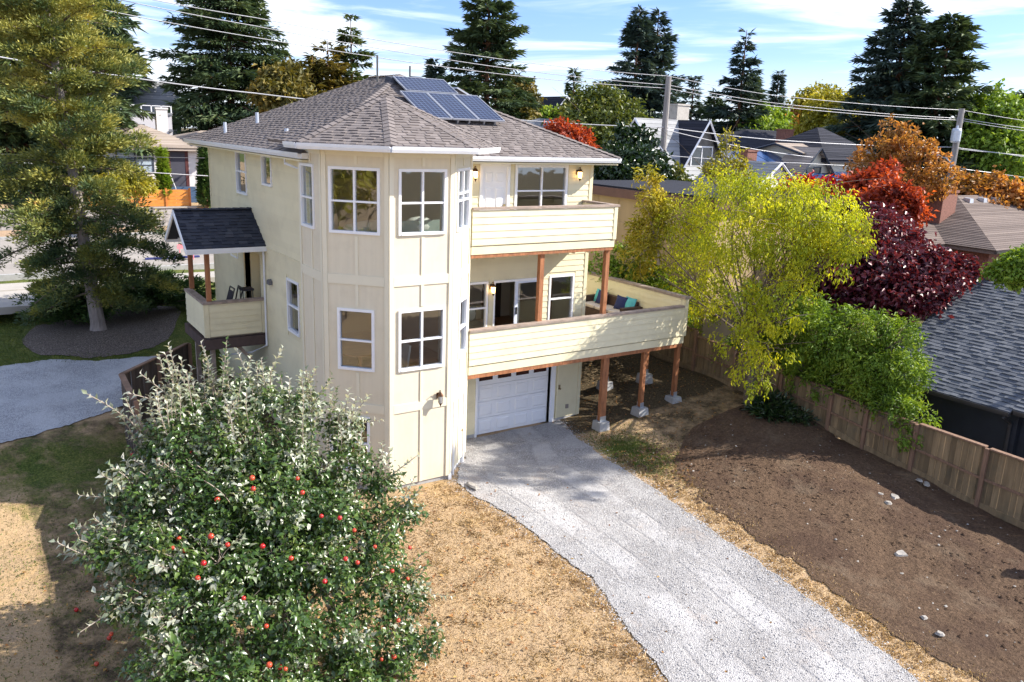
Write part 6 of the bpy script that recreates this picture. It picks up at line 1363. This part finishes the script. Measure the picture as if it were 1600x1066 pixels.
wire('second overhead wire just below the topmost one',((120,-15,34),(400,41,37),(800,108,44),(1044,133,50),(1200,160,54),(1500,185,68),(1640,205,72)))
wire('third overhead wire meeting the near pole below its top',((100,3,34),(400,59,37),(800,118,44),(1042,138,50),(1200,165,54),(1500,188,68),(1640,210,72)))
wire('thick single cable passing in front of the old pine towards the roof',((-40,82,38),(182,118,40),(400,146,42),(830,189,47),(1041,199,49.9),(1200,218,54),(1488,230,67.9),(1640,247,72)),.035)
wire('dark cable hanging lowest between the near pole and the solar roofed house',((1041,203,49.9),(1150,228,52),(1270,246,58)),.03,WIREM)
wire('low twin cable left of the far utility pole under the amber tree',((1041,243,49.9),(1250,255,56),(1490,262,67.9)),.022)
wire('service wire crossing the white bungalow at window height',((-30,240,48),(183,243,50),(320,247,52)),.02,WIRED)
wire('service wire crossing below the picture window of the white bungalow',((-30,250,48),(100,258,49),(325,275,52)),.03)
wire('lower cable right of the far utility pole',((1492,262,67.9),(1550,270,70),(1640,282,72)),.03)
wire('middle cable right of the far utility pole',((1488,232,67.9),(1560,239,70),(1640,250,72)),.022)
# ------------------------------------------------------------------ parked vehicles
def car(name,label,P,rot,col,L=4.5,Wc=1.8,Hc=1.5,pick=False):
    t=thing(name,label,'pickup truck' if pick else 'car',P);M_=T3(P[0],P[1],P[2],rot);bm=solid(name+'_paint',col,.25,.05,spec=.6)
    h=Hc;pr=[(-L/2,.35),(-L/2,.8*h*.6),(-L*.44,h*.60),(-L*.30,h*.62),(-L*.18,h*.97),(L*.10,h),(L*.22,h*.68),(L*.45,h*.60),(L/2,h*.45),(L/2,.35)]
    if pick: pr=[(-L/2,.5),(-L/2,h*.62),(-L*.46,h*.66),(-L*.20,h*.68),(-L*.10,h*.98),(L*.12,h),(L*.14,h*.66),(L*.5,h*.66),(L*.5,.5)]
    mb=MB(M_);mb.prism([(x,-Wc/2,z) for x,z in pr],(0,Wc,0));body=mb.build('body',bm,t);bv=body.modifiers.new('b','BEVEL');bv.width=.07;bv.segments=2
    mb=MB(M_)
    for s in (-1,1):
        y=s*(Wc/2+.004);mb.poly([(x,y,z) for x,z in ((-L*.26,h*.66),(-L*.16,h*.92),(L*.08,h*.94),(L*.15,h*.68))])
    mb.poly([(-L*.305,-Wc*.40,h*.65),(-L*.19,-Wc*.38,h*.94),(-L*.19,Wc*.38,h*.94),(-L*.305,Wc*.40,h*.65)]);mb.build('window',GLASSD,t)
    for x in (-L*.31,L*.31):
        for s in (-1,1):
            mb=MB(M_);mb.tube([(x,s*(Wc/2-.18),.33),(x,s*(Wc/2+.02),.33)],.33,14);w=mb.build('wheel',solid('tyre_rubber',(.015,.015,.015),.8),t)
            mb=MB(M_);mb.tube([(x,s*(Wc/2+.0),.33),(x,s*(Wc/2+.03),.33)],.19,10);mb.build('rim',GALV,w)
    for s in (-1,1):
        mb=MB(M_);mb.box(-L/2-.02,s*Wc*.38-.12,h*.44,-L/2+.05,s*Wc*.38+.12,h*.54);mb.build('headlight',solid('headlight_lens',(.7,.7,.72),.1),t)
    mb=MB(M_);mb.box(-L/2-.04,-Wc*.42,.38,-L/2+.04,Wc*.42,.56);mb.build('bumper',GALV,t)
q=at(6,262,74);car('parked_pickup','dark pickup truck parked at the left edge behind the old pine',(q[0],q[1],3.2),-2.2,(.02,.025,.04),5.4,2.0,1.9,True)
q=at(2,288,60);car('parked_car','pale blue car parked at the left edge below the dark pickup',(q[0],q[1],3.2),-2.6,(.25,.38,.45),4.4,1.8,1.5)
# small street things
q=pz(270,403,2.05);mb=MB();d=np.array([1,0,0]);mb.box(q[0]-1.2,q[1]-.1,2.03,q[0]+1.2,q[1]+.12,2.10);tag(mb.build('blue_plank',solid('blue_painted_wood',(.03,.04,.16),.5)),'blue painted plank lying on the street edge left of the porch','plank')
q=pz(292,405,2.05);t=thing('street_barrier','small pink and white street barrier standing by the kerb behind the porch','barrier',(q[0],q[1],2.02))
for k in (-.3,.3): mb=MB();mb.tube([(q[0]+k,q[1],2.02),(q[0]+k,q[1],2.8)],.025,6);mb.build('leg',solid('pink_plastic',(.75,.25,.28),.5),t)
mb=MB();mb.box(q[0]-.4,q[1]-.02,2.55,q[0]+.4,q[1]+.02,2.75);mb.build('board',solid('pink_plastic',(.75,.25,.28),.5),t)
t=thing('garden_lamp_post','dark lamp post standing by the fence right of the frame','lamp post',(12.2,-10.7,tz1(12.2,-10.7)))
z=tz1(12.2,-10.7);mb=MB();mb.tube([(12.2,-10.7,z-.2),(12.2,-10.7,z+2.35)],.085,8);mb.build('shaft',DARKW,t)
mb=MB();mb.lathe((12.2,-10.7,z+2.3),[(.06,0),(.15,.06),(.17,.30),(.08,.40),(.01,.42)],10);mb.build('lantern',DARKW,t)
# ------------------------------------------------------------------ stones, gravel crumbs, straw
def stone(s,n=7):
    mb=MB();ph=[random.uniform(.7,1.2) for _ in range(n)]
    vs=[(s*ph[k]*math.cos(k*6.283/n),s*ph[k]*math.sin(k*6.283/n)*.8,-s*.1) for k in range(n)]+[(s*.6*ph[k]*math.cos(k*6.283/n+.2),s*.55*ph[k]*math.sin(k*6.283/n+.2),s*.45*random.uniform(.8,1.2)) for k in range(n)]
    mb._add(vs,[tuple(range(n,2*n))]+[(k,(k+1)%n,n+(k+1)%n,n+k) for k in range(n)]);return mb.mesh('stone')
STM=solid('pale_rock',(.30,.28,.255),.9,.25,9,.4,30)
sm=[stone(.1) for _ in range(4)]
for m_ in sm:m_.materials.append(STM)
for x,y,s,lab in ((1397,777,1.5,'largest pale stone in the cluster on the sunlit soil'),(1387,786,1.1,'flat pale stone left of the largest one on the sunlit soil'),(1375,772,.9,'small dark edged stone at the upper left of the soil cluster'),(1391,801,.8,'single pale stone below the cluster on the soil'),(1448,757,1.3,'pale grey stone in the shade at the foot of the fence'),(1437,751,1.0,'smaller grey stone left of its neighbour at the foot of the fence'),(1408,868,1.9,'long half buried stone in the middle of the soil bed'),(1416,836,.9,'small white stone above the half buried one on the soil'),(1468,990,.9,'small white stone near the lower right edge of the soil'),(1444,965,.8,'small dark stone close to the straw border of the soil'),(828,678,.7,'small stone on the straw edge beside the gravel near the garage'),(738,758,2.4,'flat sandy slab of stone on the gravel at the tower foot')):
    p=pz(x,y,0);p=pz(x,y,tz1(p[0],p[1])+.08);o=bpy.data.objects.new('stone',random.choice(sm));link(o,None,p);o.rotation_euler=(0,0,random.random()*6);o.scale=(s,s*(1.0 if s<2 else .7),s*(.8 if s<2 else .25));tag(o,lab,'stone','loose stones in the yard')
def inside_drive(x,y): 
    a=np.interp(y,[-17,-10,-8.3,-6.9,-5,-3,-1.2,-.3,.6,1.08,2.44],[.3,.95,1.15,1.45,2.0,1.95,1.7,1.66,2.2,2.7,2.7]);b_=np.interp(y,[-17,-10,-8,-5.5,-2.4,-.5,.8,2.44],[4.3,4.95,5.2,5.45,5.85,5.95,6.2,6.75]);return a,b_
def crumbs(name,x,y,z,s,m,label,cat):
    n=len(x);q=RNG.normal(size=(n,6,3))*.12;base=np.array([[1,0,0],[0,1,0],[-1,0,0],[0,-1,0],[0,0,.7],[0,0,-.3]]);V=(base[None]+q)*s[:,None,None];a=RNG.random(n)*6.28;ca,sa=np.cos(a)[:,None],np.sin(a)[:,None]
    V=np.stack([V[...,0]*ca-V[...,1]*sa+x[:,None],V[...,0]*sa+V[...,1]*ca+y[:,None],V[...,2]+z[:,None]],-1)
    o=meshobj(name,quadmesh(name,V,6,[(0,1,4),(1,2,4),(2,3,4),(3,0,4)],RNG.random(n)),m);return tag(o,label,cat,kind='stuff')
GRVS=solid('gravel_stone',(.50,.49,.495),.9,.25,40,tint=.45)
n=26000;y=RNG.uniform(-13,2.3,n);a,b_=inside_drive(0,y);x=a+(b_-a)*RNG.random(n);e_=RNG.random(n)<.16;x=np.where(e_,np.where(RNG.random(n)<.5,a-np.abs(RNG.normal(size=n))*.16+.05,b_+np.abs(RNG.normal(size=n))*.16-.05),x);crumbs('gravel_stones',x,y,tz(x,y)+.028+.02*n2(x,y,1.3),.006+.015*RNG.random(n)**2.5,GRVS,'loose grey crushed stones scattered over the gravel driveway','gravel')
n=9000;y=RNG.uniform(-13,-.6,n);x=RNG.uniform(6.2,12.3,n);s=np.clip((x-6.2)/6.2,0,1);z=tz(x,y)+.02+.10*np.sin(np.pi*s)+.035*n2(x,y,2.2,4)*np.sin(np.pi*s)+.02*n2(x,y,1.3)
crumbs('soil_clods',x,y,z,.012+.05*RNG.random(n)**5,SOIL,'brown crumbs and clods of earth on the soil bed','soil')
STRAWM=leafmat('straw_blades',((0,(.28,.17,.08)),(.5,(.50,.36,.21)),(1,(.72,.58,.40))),.2,.7,nscale=3)
GRBL=leafmat('grass_blades',((0,(.04,.07,.012)),(.5,(.10,.15,.025)),(1,(.26,.28,.06))),.2,.7,nscale=3)
def blades(name,x,y,L,m,label,cat):
    n=len(x);P=np.stack([x,y,tz(x,y)+.02*n2(x,y,1.3)-.01],-1);d=rdir(n,.5);d[:,2]=np.abs(d[:,2])*.5+.12;o=leafobj(name,P,d,rdir(n,.3),L*(.5+RNG.random(n)),np.full(n,.011),m,None,droop=.3);return tag(o,label,cat,kind='stuff')
n=60000;y=RNG.uniform(-12,1,n);a,b_=inside_drive(0,y);x=-4.4+(a+4.4)*RNG.random(n);k=(y<-.3)|(x<-1.2);blades('dry_grass',x[k],y[k],.05,STRAWM,'dry straw coloured grass in front of the tower','grass')
n=14000;y=RNG.uniform(-13,-.5,n);_,b_=inside_drive(0,y);x=b_-.15+RNG.random(n)*(.55+np.interp(y,[-13,-9,-4,-.5],[1.2,.8,1.0,2.4]));blades('dry_grass',x,y,.06,STRAWM,'golden dry grass strip between gravel and soil','grass')
n=9000;y=-.8+1.3*RNG.normal(size=n)*.8;x=7.0+RNG.normal(size=n)*.7;k=(x>6.1)&(x<8.6)&(y<1.2);blades('green_grass',x[k],y[k],.06,GRBL,'patch of green grass between the deck piers and the gravel','grass')
n=26000;x=RNG.uniform(-12,-4.8,n);y=RNG.uniform(-8,6,n);blades('shaded_lawn',x,y,.05,GRBL,'thin lawn in the shade left of the dark fence','grass')
n=30000;x=RNG.uniform(-9,-.8,n);y=RNG.uniform(11.2,18.6,n);k=~((x>-6.4)&(x<-1.5)&(y>12)&(y<16.5));blades('front_lawn',x[k],y[k],.07,GRBL,'green front lawn round the mulch bed of the old pine','grass')

n=260;y=RNG.uniform(-13,-.6,n);x=RNG.uniform(6.0,12.3,n);s=np.clip((x-6.2)/6.2,0,1);z=tz(x,y)+.03+.10*np.sin(np.pi*s)+.035*n2(x,y,2.2,4)*np.sin(np.pi*s)+.02*n2(x,y,1.3)
crumbs('pebbles',x,y,z,.010+.030*RNG.random(n)**3,STM,'pale pebbles and chips lying on the soil bed','pebbles')
FALL=leafmat('fallen_leaves_litter',((0,(.14,.06,.02)),(.5,(.30,.13,.04)),(1,(.50,.34,.08))),.1,.7,nscale=3)
def litter(name,x,y,L,m,label,dz=.03):
    n=len(x);P=np.stack([x,y,tz(x,y)+.02*n2(x,y,1.3)+dz],-1);d=rdir(n);d[:,2]*=.2;nr=rdir(n)*.35+np.array([0,0,1.]);o=leafobj(name,P,d,nr,L*(.6+.8*RNG.random(n)),L*.6*(.6+.8*RNG.random(n)),m,None,full=False);return tag(o,label,'leaf litter',kind='stuff')
n=1500;litter('fallen_leaves',-3+RNG.normal(size=n)*2.6,-4+RNG.normal(size=n)*2.6,.07,FALL,'brown fallen leaves scattered on the dry grass round the apple tree')
n=1300;litter('fallen_leaves',RNG.uniform(6.3,12.2,n),RNG.uniform(-3,4.5,n),.06,FALL,'dry fallen leaves lying under the deck and the yellow-green tree',.05)
# clumps of taller dry grass along the edges of the gravel and the soil
n=15000;cx_=RNG.uniform(-13,-.5,400);a_,b_=inside_drive(0,cx_);side=RNG.random(400);xx=np.where(side<.45,a_-.12-np.abs(RNG.normal(size=400))*.25,np.where(side<.8,b_+.15+np.abs(RNG.normal(size=400))*.3,b_+.9+.5*RNG.random(400)));pk=RNG.integers(0,400,n)
blades('grass_tufts',xx[pk]+RNG.normal(size=n)*.06,cx_[pk]+RNG.normal(size=n)*.06,.075,STRAWM,'tufts of taller dry grass along the edges of the gravel','grass')
n=12000;k_=260;cx_=RNG.uniform(-11,0,k_);xx=RNG.uniform(-4,1.4,k_);pk=RNG.integers(0,k_,n)
blades('lawn_tufts',xx[pk]+RNG.normal(size=n)*.10,cx_[pk]+RNG.normal(size=n)*.10,.06,leafmat('brown_tuft_blades',((0,(.12,.07,.03)),(.5,(.26,.17,.07)),(1,(.42,.30,.12))),.2,.7,nscale=3),'brown tufts in the dry lawn in front of the tower','grass')
